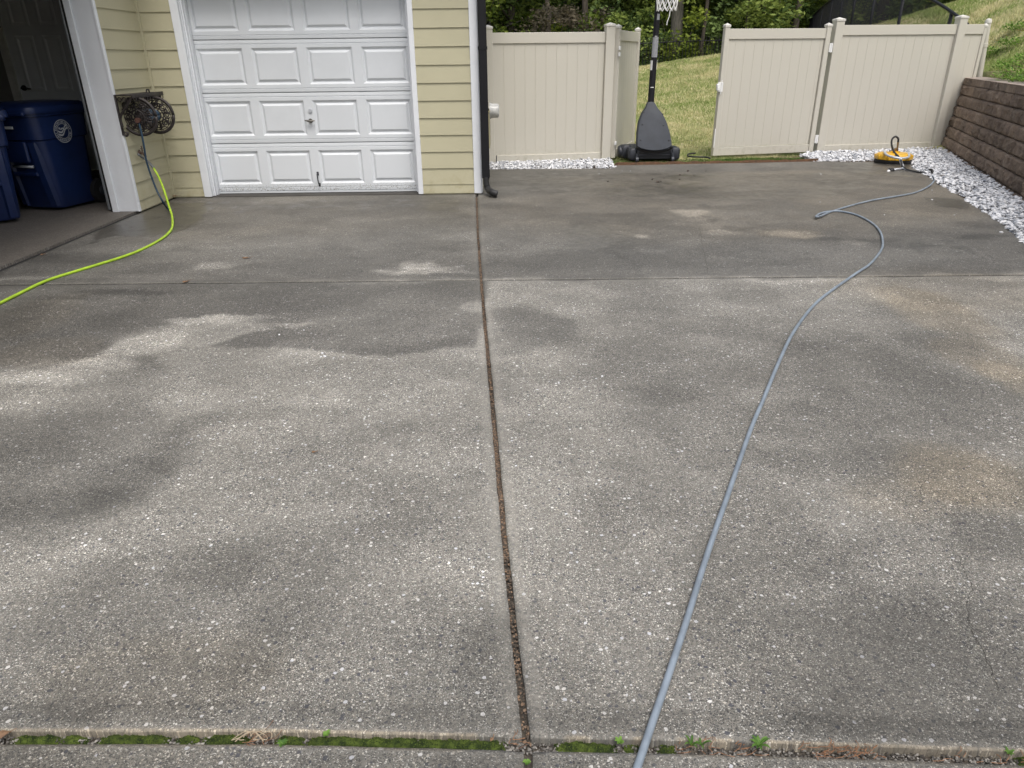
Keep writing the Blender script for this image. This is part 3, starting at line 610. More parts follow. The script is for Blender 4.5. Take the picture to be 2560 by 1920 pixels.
# roof
s = MB(); s.add([(-.05, 8.0, 2.76), (-.05, 11.1, 2.76), (-1.9, 11.1, 4.3), (-1.9, 8.0, 4.3), (-9.9, 8.0, 4.3), (-9.9, 11.1, 4.3)], [(0, 1, 2, 3), (3, 2, 5, 4)])
s.add([(-3.55, -.9, 2.76), (-3.55, 8.0, 2.76), (-6.7, 8.0, 4.6), (-6.7, -.9, 4.6), (-9.9, 8.0, 2.76), (-9.9, -.9, 2.76)], [(0, 1, 2, 3), (3, 2, 4, 5)])
s.add([(-3.85, 8.02, 2.765), (-.05, 8.02, 2.765), (-.05, 8.5, 2.765), (-3.85, 8.5, 2.765)], [(0, 1, 2, 3)]); s.add([(-.05, 8.5, 2.765), (-.05, 11, 2.765), (-.35, 11, 2.765), (-.35, 8.5, 2.765)], [(0, 1, 2, 3)])
s.add([(-3.9, 8.0, 2.76), (-.05, 8.0, 2.76), (-1.9, 8.0, 4.3), (-3.9, 8.0, 4.3)], [(0, 1, 2, 3)]); s.add([(-3.9, 2.6, 2.762), (-3.55, 2.6, 2.762), (-3.55, 8.3, 2.762), (-3.9, 8.3, 2.762)], [(0, 1, 2, 3)])
hb(s, 'roof', M_ROOF)
# downspout with flexible elbow
s = MB(); dx = -.262; s.box(dx-.045, dx+.042, HY-.125, HY-.05, .19, 2.7, b=.008)
for z in (1.5,): s.box(dx-.05, dx+.047, HY-.13, HY-.03, z, z+.03)
dsp = hb(s, 'downspout', M_GUT)
s = MB(); p0 = Vector((dx, HY-.088, .20)); e = G(1240, 487, .03)
pts = spline([p0, p0+Vector((.0, 0, -.07)), p0+Vector((.02, -.015, -.13)), Vector((e.x-.04, e.y+.01, .052)), Vector((e.x+.015, e.y-.005, .035))], 7)
s.tube(pts, [.044+(.003 if i % 2 else 0) for i in range(len(pts))], 10, flat=.8); hb(s, 'elbow', M_BLKP, dsp, 60)
# utility box and round meter
s = MB(); s.box(HX1+.001, HX1+.075, 9.1, 9.45, .86, 1.22, b=.006); s.box(HX1+.001, HX1+.10, 9.05, 9.5, .42, .85, b=.008); s.box(HX1+.001, HX1+.108, 9.04, 9.51, .835, .85); um = hb(s, 'utility_box', M_UTIL)
s = MB(); mz = AY(1224, 277, 9.27).z
s.tube([(HX1+.10, 9.27, mz), (HX1+.118, 9.27, mz), (HX1+.12, 9.27, mz), (HX1+.20, 9.27, mz), (HX1+.215, 9.27, mz)], [.095, .095, .083, .080, .066], 24); hb(s, 'round_meter', M_GLASSY, um, 40)
s = MB(); s.box(HX1+.001, HX1+.03, 9.24, 9.28, .05, .42); hb(s, 'conduit', M_UTIL)
a = AX(345.5, 385, HX0)
s = MB(); s.cyl((HX0+.01, a.y, a.z+.01), (HX0+.055, a.y, a.z+.005), .012, .012, 10); s.cyl((HX0+.018, a.y, a.z+.01), (HX0+.022, a.y, a.z+.01), .032, .03, 14)
s.cyl((HX0+.045, a.y, a.z+.01), (HX0+.05, a.y+.002, a.z+.05), .007, .007, 8)
for k in range(6):
    t = k*PI/3; s.cyl((HX0+.05, a.y, a.z+.055), (HX0+.05+.0*t, a.y+.028*math.cos(t), a.z+.055+.028*math.sin(t)), .004, .004, 6)
s.cyl((HX0+.05, a.y, a.z+.005), (HX0+.075, a.y+.004, a.z-.03), .013, .012, 10); hb(s, 'spigot', simple('weathered_brass', (.20, .13, .10), .5, .5), None, 40)

# ------------------------------------------------------------ wheeled bins in the garage
def make_bin():
    t = thing('wheeled_bin', (0, 0, 0), 0)
    def rr(w, d, z, r=.07, oy=0.):
        pts = []
        for cx, cy, a0 in ((w/2-r, d/2-r, 0), (-w/2+r, d/2-r, 90), (-w/2+r, -d/2+r, 180), (w/2-r, -d/2+r, 270)):
            for k in range(5): q = R(a0+k*22.5); pts.append((cx+r*math.cos(q), cy+r*math.sin(q)+oy, z))
        return pts
    b = MB(); b.loft([rr(.48, .52, .03, .08, .03), rr(.50, .55, .06, .09, .03), rr(.545, .62, .5, .1, .01), rr(.565, .66, .70, .1, 0), rr(.60, .70, .715, .1, -.005), rr(.62, .74, .93, .1, -.01), rr(.66, .79, .935, .1, -.01), rr(.66, .79, .975, .1, -.01)])
    # moulded corner columns, front recess frame
    for sx in (-1, 1):
        b.loft([[(sx*x, y, z) for x, y in ((.13, fy), (.15, fy-.028), (.215, fy-.018), (.235, fy+.02))][::sx] for z, fy in ((.05, -.235), (.40, -.287), (.67, -.318), (.69, -.31))], caps=True)
    b.box(-.14, .14, -.372, -.335, .50, .70, b=.012); b.box(-.15, .15, -.325, -.255, .36, .40, b=.01)
    b.build('body', M_BLUEB, t, 35)
    l = MB(); l.loft([rr(.70, .84, .962, .1, -.015), rr(.705, .845, .99, .1, -.015), rr(.69, .83, 1.02, .1, -.015), rr(.60, .72, 1.05, .1, -.01), rr(.40, .5, 1.062, .1, 0)])
    l.box(-.3, .3, -.45, -.42, .945, .985, b=.01); l.box(-.29, .29, .40, .43, .93, .99, b=.01); l.build('lid', M_BLUEB, t, 35)
    s = MB(); s.cyl((-.12, -.32, .455), (.12, -.32, .455), .013, .013, 10); s.build('lift_bar', M_STEEL, t, True)
    for sx in (-1, 1):
        s = MB(); X = sx*.285; s.tube([(X-.028, .30, .13), (X-.024, .30, .13), (X+.024, .30, .13), (X+.028, .30, .13)], [.10, .125, .125, .10], 24)
        wv = s.build('wheel', M_BLKP, t, 40)
        s = MB(); s.cyl((X+sx*.028, .30, .13), (X+sx*.034, .30, .13), .05, .045, 16); s.build('hub', M_TANK, wv, 40)
    s = MB(); s.cyl((-.28, .30, .13), (.28, .30, .13), .012, .012, 8); s.build('axle', M_STEEL, t, True)
    s = MB(); s.box(-.07, .07, -.388, -.381, .82, .845); s.build('white_label', M_WHT2, t)
    # round emblem on the side: ring, ring of lettering ticks, waves and a star
    e = MB(); cx, cz, X = -.04, .775, .312
    def pt(r, a, lift=0.): return (X+.004+lift+(cz-.775+r*math.sin(a))*.035*0+.0, cx+r*math.cos(a), cz+r*math.sin(a))
    def arcband(r0, r1, a0, a1, n):
        for k in range(n):
            a = a0+(a1-a0)*k/n; b_ = a0+(a1-a0)*(k+1)/n; e.add([pt(r0, a), pt(r1, a), pt(r1, b_), pt(r0, b_)], [(0, 1, 2, 3)])
    arcband(.105, .112, 0, 2*PI, 40); arcband(.070, .075, 0, 2*PI, 36)
    for k in range(34):
        if k in (0, 17): continue
        a = 2*PI*k/34; arcband(.080, .099, a-.05, a+.05*(.2+.8*((k*7) % 3)/2), 1)
    for off in (0, .028):
        pts = [(-.062+.124*i/12, .018*math.sin(i/12*2*PI+2.4)+(i/12-.5)*.05-.012+off) for i in range(13)]
        for (u0, v0), (u1, v1) in zip(pts[:-1], pts[1:]): e.add([(X+.005, cx+u0, cz+v0-.008), (X+.005, cx+u1, cz+v1-.008), (X+.005, cx+u1, cz+v1+.008), (X+.005, cx+u0, cz+v0+.008)], [(0, 1, 2, 3)])
    st = [(X+.006, cx-.04+(.017 if k % 2 == 0 else .007)*math.cos(PI/2+k*PI/5), cz+.03+(.017 if k % 2 == 0 else .007)*math.sin(PI/2+k*PI/5)) for k in range(10)]
    e.add(st, [tuple(range(10))]); arcband(.022, .034, R(20), R(150), 8); e.v = [(x+.003, y, z) for x, y, z in e.v]
    e.build('emblem', simple('white_print', (.55, .57, .60), .5), t)
    return t
b1 = make_bin(); b1.location = (-4.86, 7.86, .013); b1.rotation_euler = (0, 0, R(-14))
tag(b1, 'dark blue wheeled bin with the whole round white emblem showing, beside the garage door track', 'bin', 'blue wheeled bins inside the open garage')
b2 = copy_tree(b1); b2.location = (-5.11, 7.07, .013); b2.rotation_euler = (0, 0, R(42))
tag(b2, 'dark blue wheeled bin cut off by the left edge, in front of the other bin', 'bin', 'blue wheeled bins inside the open garage')

# ------------------------------------------------------------ hose reel on the wall
RC = AY(347, 292, 7.62); RF = AY(392, 288, 7.95); RR_ = .172
reel = thing('hose_reel', (HX0, 7.78, .95), 0, 'ornate bronze cast iron hose reel mounted on the khaki wall', 'hose reel'); ro = Vector(reel.location)
def rb(mb, name, m, parent=None, smooth=False):
    mb.v = [tuple(Vector(v)-ro) for v in mb.v]; return mb.build(name, m, parent or reel, smooth)
def ringpts(c, r, a0=0, a1=2*PI, n=28, ax=1): return [Vector((c.x+r*math.cos(a0+(a1-a0)*k/n), c.y, c.z+r*math.sin(a0+(a1-a0)*k/n))) for k in range(n+1)]
def disc(c):
    s = MB(); s.tube(ringpts(c, RR_), .013, 6, flat=1.3); s.tube(ringpts(c, RR_*.84), .004, 5); s.tube(ringpts(c, RR_*.40), .006, 5); s.tube(ringpts(c, RR_*.18), .010, 6)
    for k in range(8):
        a = k*PI/4; cc = c+Vector((RR_*.63*math.cos(a), 0, RR_*.63*math.sin(a)))
        s.tube(ringpts(cc, RR_*.19, a, a+1.75*PI, 14), .0075, 5); s.tube(ringpts(cc, RR_*.09, 0, 2*PI, 8), .006, 4)
        cc = c+Vector((RR_*.62*math.cos(a+.39), 0, RR_*.62*math.sin(a+.39))); s.tube(ringpts(cc, RR_*.10, 0, 2*PI, 8), .0075, 5)
        s.tube([c+Vector((RR_*.18*math.cos(a+.2), 0, RR_*.18*math.sin(a+.2))), c+Vector((RR_*.30*math.cos(a+.42), 0, RR_*.30*math.sin(a+.42))), c+Vector((RR_*.42*math.cos(a+.3), 0, RR_*.42*math.sin(a+.3))), c+Vector((RR_*.84*math.cos(a+.12), 0, RR_*.84*math.sin(a+.12)))], .0075, 5)
    for k in range(16):
        a = (k+.5)*PI/8; cc = c+Vector((RR_*.90*math.cos(a), 0, RR_*.90*math.sin(a))); s.tube(ringpts(cc, RR_*.055, 0, 2*PI, 6), .004, 4)
    return s
rb(disc(RC), 'side_disc', M_IRON, None, True); rb(disc(RF), 'side_disc', M_IRON, None, True)
s = MB(); s.cyl(RC, RF, .052, .052, 16); s.cyl(RC+Vector((0, -.03, 0)), RC, .02, .03, 10); rb(s, 'drum', M_IRON, None, 40)
s = MB(); ww = RF-RC
for k in range(7):
    c = RC.lerp(RF, .2+k*.1); s.tube(ringpts(c, .060+.003*(k % 2), 0, 2*PI, 20), .010, 6)
rb(s, 'wound_hose', M_HBLUE, None, True)
tz = 1.135
s = MB(); s.box(HX0+.018, HX0+.19, 7.49, 8.16, tz-.012, tz, b=.003); s.box(HX0+.185, HX0+.20, 7.48, 8.17, tz-.035, tz+.004, b=.003)
for y in (7.50, 8.14):
    s.box(HX0+.017, HX0+.03, y-.018, y+.018, .76, tz, b=.004)
    s.tube(spline([(HX0+.03, y, .80), (HX0+.03, y, .77), (HX0+.055, y, .755), (HX0+.07, y, .78), (HX0+.05, y, .79)], 5), .012, 6)
    s.tube(spline([(HX0+.19, y, tz-.02), (HX0+.12, y, tz-.10), (HX0+.035, y, tz-.20), (HX0+.03, y, tz-.30)], 6), .012, 6)
    for q in range(3): s.tube([(HX0+.06+q*.045+.018*math.cos(t), y, tz-.045+.018*math.sin(t)) for t in np.linspace(0, 2*PI, 12)], .005, 5)
for q in range(11):
    yy = 7.53+q*.06; s.tube([(HX0+.195, yy+.026*math.cos(t), tz-.045+.024*math.sin(t)) for t in np.linspace(0, 2*PI, 12)], .005, 5)
    if q < 10: s.tube([(HX0+.195, yy+.03+.01*math.cos(t), tz-.03+.01*math.sin(t)) for t in np.linspace(0, 2*PI, 8)], .004, 4)
s.tube(spline([(HX0+.195, 7.80, tz+.0), (HX0+.195, 7.82, tz+.03), (HX0+.195, 7.86, tz+.03), (HX0+.195, 7.87, tz)], 4), .008, 6)
rb(s, 'bracket', M_IRON, None, 40)
s = MB(); s.tube(spline([(RC.x-.05, RC.y-.02, tz-.03), (RC.x+.0, RC.y-.035, RC.z+.09), (RC.x+.065, RC.y-.035, RC.z+.02), (RC.x+.06, RC.y-.035, RC.z-.05), (RC.x+.02, RC.y-.03, RC.z-.06), (RC.x, RC.y-.03, RC.z-.02)], 6), .0065, 6)
rb(s, 'crank_arm', M_IRON, None, True)
s = MB(); s.cyl((RC.x+.005, RC.y-.06, RC.z-.03), (RC.x+.005, RC.y-.02, RC.z-.03), .026, .022, 12); rb(s, 'rusty_swivel', simple('rusty_iron', (.12, .06, .045), .7, .3), None, 40)

# ------------------------------------------------------------ hoses
def hose(name, pts, r, m, label, cat='hose', k=10, n=10):
    s = MB(); s.tube(spline(pts, k), r, n); o = s.build(name, m, None, True); return tag(o, label, cat)
g = [AX(346, 386, HX0+.07), AY(358, 395, 7.75), AY(371, 405, 7.74), AY(384, 420, 7.70), AY(398, 445, 7.62), AY(412, 481, 7.48), AY(421.5, 512, 7.30), AY(430, 540, 7.02), G(431, 566, .012), G(421, 583, .011), G(396, 602, .011), G(347, 627, .011), G(289, 648, .011), G(197, 676, .011), G(116, 702, .011), G(46, 735, .011), G(-20, 768, .011), G(-110, 812, .011), G(-300, 900, .011), G(-600, 1000, .011)]
gh = thing('garden_hose', g[8], 0, 'lime green garden hose running from the wall tap across the drive to the left edge', 'hose')
s = MB(); s.tube([p-g[8] for p in spline(g[3:], 10)], .0105, 10); s.build('tube', M_GREEN, gh, True)
s = MB(); s.tube([p-g[8] for p in spline(g[:4], 5)], .012, 10); s.build('connector', simple('grey_fitting', (.20, .21, .22), .4, .4), gh, True)
bp = [RC+Vector((.006, -.04, -.05)), AY(352, 325, 7.57), AY(356, 344, 7.56), AY(361, 372, 7.56), AY(366, 402, 7.57), AY(376, 434, 7.58), AY(391, 474, 7.57), AY(407, 504, 7.55), G(418, 520, .012), G(428, 526, .011)]
hose('blue_hose', bp, .0095, M_HBLUE, 'short dark blue hose hanging from the reel down to the concrete')
PH = [(1470, 2320), (1530, 2110), (1592, 1922), (1628, 1815), (1667, 1701), (1718, 1546), (1771, 1377), (1822, 1230), (1875, 1078), (1912, 990), (1944, 912), (1978, 840), (2014, 787), (2045, 753), (2082, 724), (2141, 683), (2175, 660), (2200, 630), (2207, 610), (2203, 585), (2190, 566), (2168, 550), (2140, 537), (2112, 530), (2088, 527.5), (2065, 530), (2050, 534)]
ph = [G(x, y, .0105) for x, y in PH]+[G(2043, 538, .02), G(2040, 541.5, .028), G(2046, 541.5, .026), G(2056, 538, .02)]+[G(x, y, .0105) for x, y in [(2070, 532), (2085, 527), (2110, 519), (2150, 508), (2190, 499), (2240, 491), (2278, 484), (2300, 477)]]+[G(2321, 466, .02), G(2333, 455, .05), G(2334, 446, .09), G(2331, 440, .12)]
hose('pressure_hose', ph, .0093, M_GREY, 'long blue-grey pressure hose snaking across the drive to the yellow surface cleaner', k=8)

# ------------------------------------------------------------ fences
def post(mb, cap, x, y, w, z0, z1, rz=0, m=None):
    T = Matrix.Translation((x, y, 0)) @ Matrix.Rotation(rz, 4, 'Z')
    h = w/2; mb.box(-h, h, -h, h, z0, z1, T, b=.005)
    cap.box(-h-.006, h+.006, -h-.006, h+.006, z1+.0005, z1+.028, T, b=.003)
    cap.add([(-h-.004, -h-.004, z1+.0285), (h+.004, -h-.004, z1+.0285), (h+.004, h+.004, z1+.0285), (-h-.004, h+.004, z1+.0285), (0, 0, z1+.055)], [(0, 1, 4), (1, 2, 4), (2, 3, 4), (3, 0, 4)], T)
def boards(mb, L, z0, z1, T, pitch=.151, off=0.):
    x = -off
    while x < L:
        a = max(x, 0); b = min(x+pitch, L)
        if b-a > .02:
            g_ = .003; vs = []
            prof = [(a, -.0025), (a+g_, -.006), (b-g_, -.006), (b, -.0025)]
            mb.loft([[(px, py, z) for px, py in prof+[(b, .016), (a, .016)]] for z in (z0, z1)], T)
        x += pitch
def fence(name, A, B, label, posts, zt=1.75, zb=.03, th=.04, railh=.135, zts=None):
    """posts: list of (t metres along, width, z0, ztop)"""
    A = Vector(A); B = Vector(B); d = B-A; L = d.length; rz = math.atan2(d.y, d.x)
    t = thing(name, (A.x, A.y, 0), rz, label, 'fence'); I = Matrix()
    xs = [p[0] for p in posts]; w0 = posts[0][1]/2
    p_ = MB(); x0 = xs[0]+w0; x1 = xs[-1]-posts[-1][1]/2
    for q0, q1 in zip(posts[:-1], posts[1:]):
        a = q0[0]+q0[1]/2+.001; b = q1[0]-q1[1]/2-.001; T = Matrix.Translation((a, 0, 0))
        boards(p_, b-a, zb+railh-.02, zt-railh+.02, T)
    p_.build('board_panel', M_VINYL, t, False)
    for q0, q1 in zip(posts[:-1], posts[1:]):
        a = q0[0]+q0[1]/2+.001; b = q1[0]-q1[1]/2-.001
        r = MB(); r.box(a, b, -th/2-.004, th/2, zt-railh, zt, b=.004); r.build('rail', M_VINYL, t)
        r = MB(); r.box(a, b, -th/2-.004, th/2, zb, zb+railh-.015, b=.004); r.build('rail', M_VINYL, t)
    for (x, w, z0, z1) in posts:
        pb = MB(); cb = MB(); post(pb, cb, x, 0, w, z0, z1); po = pb.build('post', M_VINYL, t); cb.build('post_cap', M_VCAP, po)
    return t
fence('vinyl_fence', (-.27, 10.90), (1.435, 11.15), 'beige vinyl fence section beside the house corner above white gravel', [(0, .115, -.02, 1.78), (1.722, .13, -.02, 1.80)], zt=1.735, zb=.0)
fence('vinyl_fence', (4.85, 11.68), (7.45, 12.06), 'beige vinyl fence section between the retaining wall and the hinged gate', [(0, .127, -.02, 1.85), (1.978, .127, -.02, 1.875), (2.40, .05, .9, 1.76)], zt=1.80, zb=.0)
def gate(name, A, B, label, latch):
    A = Vector(A); B = Vector(B); d = B-A; L = d.length; rz = math.atan2(d.y, d.x)
    t = thing(name, (A.x, A.y, 0), rz, label, 'gate'); zt = 1.76
    p_ = MB(); boards(p_, L-.18, .15, zt-.12, Matrix.Translation((.09, 0, 0)), off=.04); p_.build('board_panel', M_VINYL, t)
    for x in (.045, L-.045):
        pb = MB(); cb = MB(); post(pb, cb, x, 0, .075, .03, zt+.02); po = pb.build('stile', M_VINYL, t); cb.build('stile_cap', M_VCAP, po)
    r = MB(); r.box(.084, L-.084, -.024, .02, zt-.135, zt, b=.004); r.build('rail', M_VINYL, t)
    r = MB(); r.box(.084, L-.084, -.024, .02, .03, .145, b=.004); r.build('rail', M_VINYL, t)
    return t, L
tl, L = gate('fence_gate', (1.545, 11.17), (2.06, 12.50), 'beige vinyl gate leaf swung open behind the basketball pole base', False)
for z in (1.42, 1.50, .22):
    s = MB(); s.box(-.035, .045, -.055, -.035, z, z+.05, b=.004); s.build('hinge', M_WHT2, tl)
tr, L = gate('fence_gate', (3.075, 11.31), (4.74, 11.655), 'beige vinyl gate leaf with white latch, hinged to the right fence section', True)
for z in (1.44, .16):
    s = MB(); s.box(L-.012, L+.042, -.055, -.04, z, z+.12, b=.004); s.cyl((L+.015, -.057, z-.005), (L+.015, -.057, z+.125), .007, .007, 8); s.build('hinge', M_WHT2, tr)
s = MB(); s.box(-.03, .05, -.06, -.038, .93, 1.06, b=.006); s.cyl((-.05, -.05, 1.02), (-.02, -.05, 1.02), .022, .022, 10); s.box(-.045, -.005, -.075, -.03, .95, 1.0, b=.005); s.cyl((.02, -.06, .90), (.02, -.062, 1.09), .007, .007, 8); s.build('latch', M_WHT2, tr)
s = MB(); s.box(.0, .012, -.042, -.03, .15, .42); s.build('drop_rod', M_WHT2, tr)
# round post on the bank
ep = AY(2449, 193, 12.22)
s = MB(); s.lathe([(.042, 0), (.042, .50), (.047, .505), (.047, .56), (.042, .565), (.042, .84)], 18); t = s.build('round_post', M_VINYL, None, 40)
t.location = (ep.x, ep.y, .98); t.rotation_euler = (0, -R(4.6), 0); tag(t, 'slim round beige post with domed cap standing on the bank behind the block wall', 'post')
s = MB(); s.lathe([(.048, .84), (.048, .875), (.04, .895), (.02, .905), (.0, .908)], 18); s.build('cap', M_VCAP, t, 40)
# thin dark stake in the gravel
a = G(1241, 411, 0); s = MB(); s.cyl((a.x, a.y-.25, .0), (a.x+.01, a.y-.2, .15), .007, .007, 6); tag(s.build('stake', M_BLK), 'thin dark stake stuck in the white gravel by the left fence', 'stake')

# ------------------------------------------------------------ retaining wall
wt = thing('retaining_wall', (wline(12.29), 12.29, 0), 0, 'brown split-face block retaining wall stepping back along the white gravel', 'wall')
wd = Vector((-.3466, -.938, 0)).normalized(); wn = Vector((wd.y, -wd.x, 0))   # wn points to the drive
if wn.x > 0: wn = -wn
mb = MB(); H = .152; setb = .021; bw = .44
zs = [(-.10+i*H, -.10+(i+1)*H) for i in range(7)]
rg = random.Random(3)
for ci, (z0, z1) in enumerate(zs):
    s0 = -.35 if ci < 5 else -.1; s0 += (ci % 2)*.22-.1; send = 20
    back = -ci*setb
    q = max(s0, -.30+ci*.035)
    q1 = s0+bw
    while q < send:
        L = min(q1, send)-q; c = rg.random(); nu, nv = 13, 8; g0 = .004; vs = []; seed = rg.randint(0, 999)
        for j in range(nv):
            for i in range(nu):
                uu = i/(nu-1); vv = j/(nv-1); edge = min(uu*L, (1-uu)*L, vv*H, (1-vv)*H); bul = .022*(1-math.exp(-edge/.007))
                rough = (float(fbm(uu*7+seed, vv*3.5+seed*.7, 4))-.5)*.062*(1 if edge > .003 else .3)
                p = wd*(q+g0+uu*(L-2*g0))+wn*(back+bul+rough-.0)+Vector((0, 0, z0+g0*.6+vv*(H-1.2*g0)+(rg.random()-.5)*.003))
                vs.append(p)
        fs = [(j*nu+i, j*nu+i+1, (j+1)*nu+i+1, (j+1)*nu+i) for j in range(nv-1) for i in range(nu-1)]
        # sides, top
        n0 = len(vs); per = [i for i in range(nu)]+[j*nu+nu-1 for j in range(1, nv)]+[(nv-1)*nu+i for i in range(nu-2, -1, -1)]+[j*nu for j in range(nv-2, 0, -1)]
        vs += [vs[i]-wn*(.24+back*0)+Vector((0, 0, 0)) for i in per]; m_ = len(per); fs += [(per[i], n0+i, n0+(i+1) % m_, per[(i+1) % m_]) for i in range(m_)]
        mb.add(vs, fs, None, c); q = q1; q1 += bw
mb.build('block_course', M_BLOCK, wt, 40, attr=True)
cp = MB(); q = .0; zc = -.10+7*H
while q < 20:
    L = .42; e = [(0, .0), (.0, .0)]; seed = rg.random()*99
    rings = []
    for i in range(7):
        u = i/6; x = q+.003+u*(L-.006); f = .02+(float(vnoise(u*4+seed, seed))-.5)*.02-7*setb
        rings.append([wd*x+wn*f+Vector((0, 0, zc+.002)), wd*x+wn*(f+.004)+Vector((0, 0, zc+.05)), wd*x+wn*(f-.004)+Vector((0, 0, zc+.094)), wd*x+wn*(f-.016)+Vector((0, 0, zc+.098)), wd*x-wn*(.30+7*setb)+Vector((0, 0, zc+.098)), wd*x-wn*(.30+7*setb)+Vector((0, 0, zc+.002))])
    cp.loft(rings); q += L
cp.at = [.5]*len(cp.v)
cpo = cp.build('cap', M_CAP, wt, 40, attr=True)
cf = MB(); q = 0.
while q < 20:      # rough dark face of the cap
    L = .42; nu, nv = 9, 3; vs = []; seed = rg.randint(0, 99)
    for j in range(nv):
        for i in range(nu):
            uu = i/(nu-1); vv = j/(nv-1); vs.append(wd*(q+.003+uu*(L-.006))+wn*(.032+(float(fbm(uu*5+seed, vv*2, 2))-.5)*.03-7*setb)+Vector((0, 0, zc+.003+vv*.092)))
    n0 = len(vs); vs += [v-wn*.03 for v in vs[:nu]]+[v-wn*.03 for v in vs[-nu:]]
    fs = [(j*nu+i, j*nu+i+1, (j+1)*nu+i+1, (j+1)*nu+i) for j in range(nv-1) for i in range(nu-1)]
    fs += [(i, n0+i, n0+i+1, i+1) for i in range(nu-1)]+[(n0-nu+i, n0-nu+i+1, n0+nu+i+1, n0+nu+i) for i in range(nu-1)]
    cf.add(vs, fs, None, rg.random()); q += L
cf.build('cap_face', M_BLOCK, wt, 40, attr=True)

# ------------------------------------------------------------ white gravel
ico_v = []; ph_ = (1+5**.5)/2
for a, b in ((-1, ph_), (1, ph_), (-1, -ph_), (1, -ph_)): ico_v.append((a, b, 0))
for a, b in ((-1, ph_), (1, ph_), (-1, -ph_), (1, -ph_)): ico_v.append((0, a, b))
for a, b in ((ph_, -1), (ph_, 1), (-ph_, -1), (-ph_, 1)): ico_v.append((a, 0, b))
ico_v = np.array(ico_v)/np.linalg.norm(ico_v[0])
ico_f = np.array([(0,11,5),(0,5,1),(0,1,7),(0,7,10),(0,10,11),(1,5,9),(5,11,4),(11,10,2),(10,7,6),(7,1,8),(3,9,4),(3,4,2),(3,2,6),(3,6,8),(3,8,9),(4,9,5),(2,4,11),(6,2,10),(8,6,7),(9,8,1)])
def stones(name, P, size, m, tint=None, flat=.55):
    n = len(P); V = np.repeat(ico_v[None], n, 0)*(RNG.uniform(.6, 1.25, (n, 12, 1)))
    S = RNG.uniform(.55, 1.35, (n, 1, 3)); S[:, :, 2] *= flat; V = V*S*size[:, None, None]
    a = RNG.uniform(0, 2*PI, n); t = RNG.normal(0, .35, n); ca, sa, ct, st = np.cos(a), np.sin(a), np.cos(t), np.sin(t)
    x, y, z = V[:, :, 0].copy(), V[:, :, 1].copy(), V[:, :, 2].copy()
    y, z = y*ct[:, None]-z*st[:, None], y*st[:, None]+z*ct[:, None]
    x, y = x*ca[:, None]-y*sa[:, None], x*sa[:, None]+y*ca[:, None]
    V = np.stack([x, y, z], 2)+P[:, None, :]
    F = (ico_f[None]+(np.arange(n)*12)[:, None, None]).reshape(-1, 3)
    if tint is None: tint = np.clip(RNG.normal(.78, .26, n), 0, 1)
    return mesh(name, V.reshape(-1, 3), F, m, None, False, {'tint': np.repeat(tint, 12)})
def strip_pts(n, fx):
    out = []
    while len(out) < n:
        p = fx()
        if p is not None: out.append(p)
    return np.array(out)
def g_left():
    x = random.uniform(-.33, 1.50); y = random.uniform(far_edge(x)-.04, 11.03+.145*(x+.27)-.05); h = .045*min(1, (y-far_edge(x)+.04)/.12); return (x, y, random.uniform(-.01, h))
o = stones('gravel', strip_pts(2600, g_left), RNG.uniform(.012, .027, 2600), M_STONE); tag(o, 'strip of white marble chips under the left fence section', 'gravel', None, 'stuff')
def g_right():
    if random.random() < .30:
        x = random.uniform(4.42, 6.75); yf = 11.62+.145*(x-4.85)-.02
        if x < 4.7: yf -= (4.7-x)*.9
        y0 = 10.79 if x < 5.6 else 10.3
        y = random.uniform(y0, yf); h = .05*min(1, (y-y0)/.15); return (x, y, random.uniform(-.01, h))
    y = 12.0-random.random()**.8*17 if random.random() < .2 else random.uniform(4.6, 11.9)
    a = float(er(min(y, 10.7)))-.03; b = wline(y)-.01; 
    if y > 10.7: a += .1
    if b < a+.05: b = a+.05
    x = random.uniform(a, b); a2 = a+.05*math.sin(y*5)+.03*math.sin(y*13)
    if x < a2: return None
    return (x, y, random.uniform(-.01, .055*min(1, (x-a2)/.14)))
NR = 13500
P_ = strip_pts(NR, g_right); tt = np.clip(RNG.normal(.76, .28, NR), 0, 1)
o = stones('gravel', P_, RNG.uniform(.0, 1, NR)**1.8*.022+.010, M_STONE, tt); tag(o, 'bed of white marble chips along the foot of the block wall and right fence', 'gravel', None, 'stuff')

# ------------------------------------------------------------ grass
def blades(name, n, area, zf, m, h, wd_, tint, label):
    P = area(n); x, y = P[:, 0], P[:, 1]; z = zf(x, y)-.005; n = len(x)
    a = RNG.uniform(0, 2*PI, n); hh = RNG.uniform(.5, 1.2, n)*h(x, y); ww = RNG.uniform(.6, 1.3, n)*wd_(x, y); lean = RNG.uniform(.1, .9, n)*hh; la = RNG.uniform(0, 2*PI, n)
    V = np.stack([np.stack([x-np.cos(a)*ww, y-np.sin(a)*ww, z], 1), np.stack([x+np.cos(a)*ww, y+np.sin(a)*ww, z], 1), np.stack([x+np.cos(la)*lean, y+np.sin(la)*lean, z+hh], 1)], 1).reshape(-1, 3)
    o = mesh(name, V, np.arange(3*n).reshape(-1, 3), m, None, False, {'tint': np.repeat(np.clip(tint(x, y)+RNG.normal(0, .22, n), 0, 1), 3)})
    return tag(o, label, 'grass', None, 'stuff')
def area_gap(n):
    y = 10.66+(27-10.66)*RNG.random(n)**1.5; x = RNG.uniform(-.2, 1, n)*1.0; x = 1.0+RNG.random(n)*(1.9+y*.18)+(y-11)*.05; return np.stack([x, y], 1)
def zl2(x, y): return z_l(x, y)+(fbm(x*2, y*2, 5)-.5)*.05*sst(11, 12, y)
def zh2(x, y): return z_h(x, y)+(fbm(x*1.5, y*1.5, 9)-.5)*.12*sst(0, .6, x-hline(y))
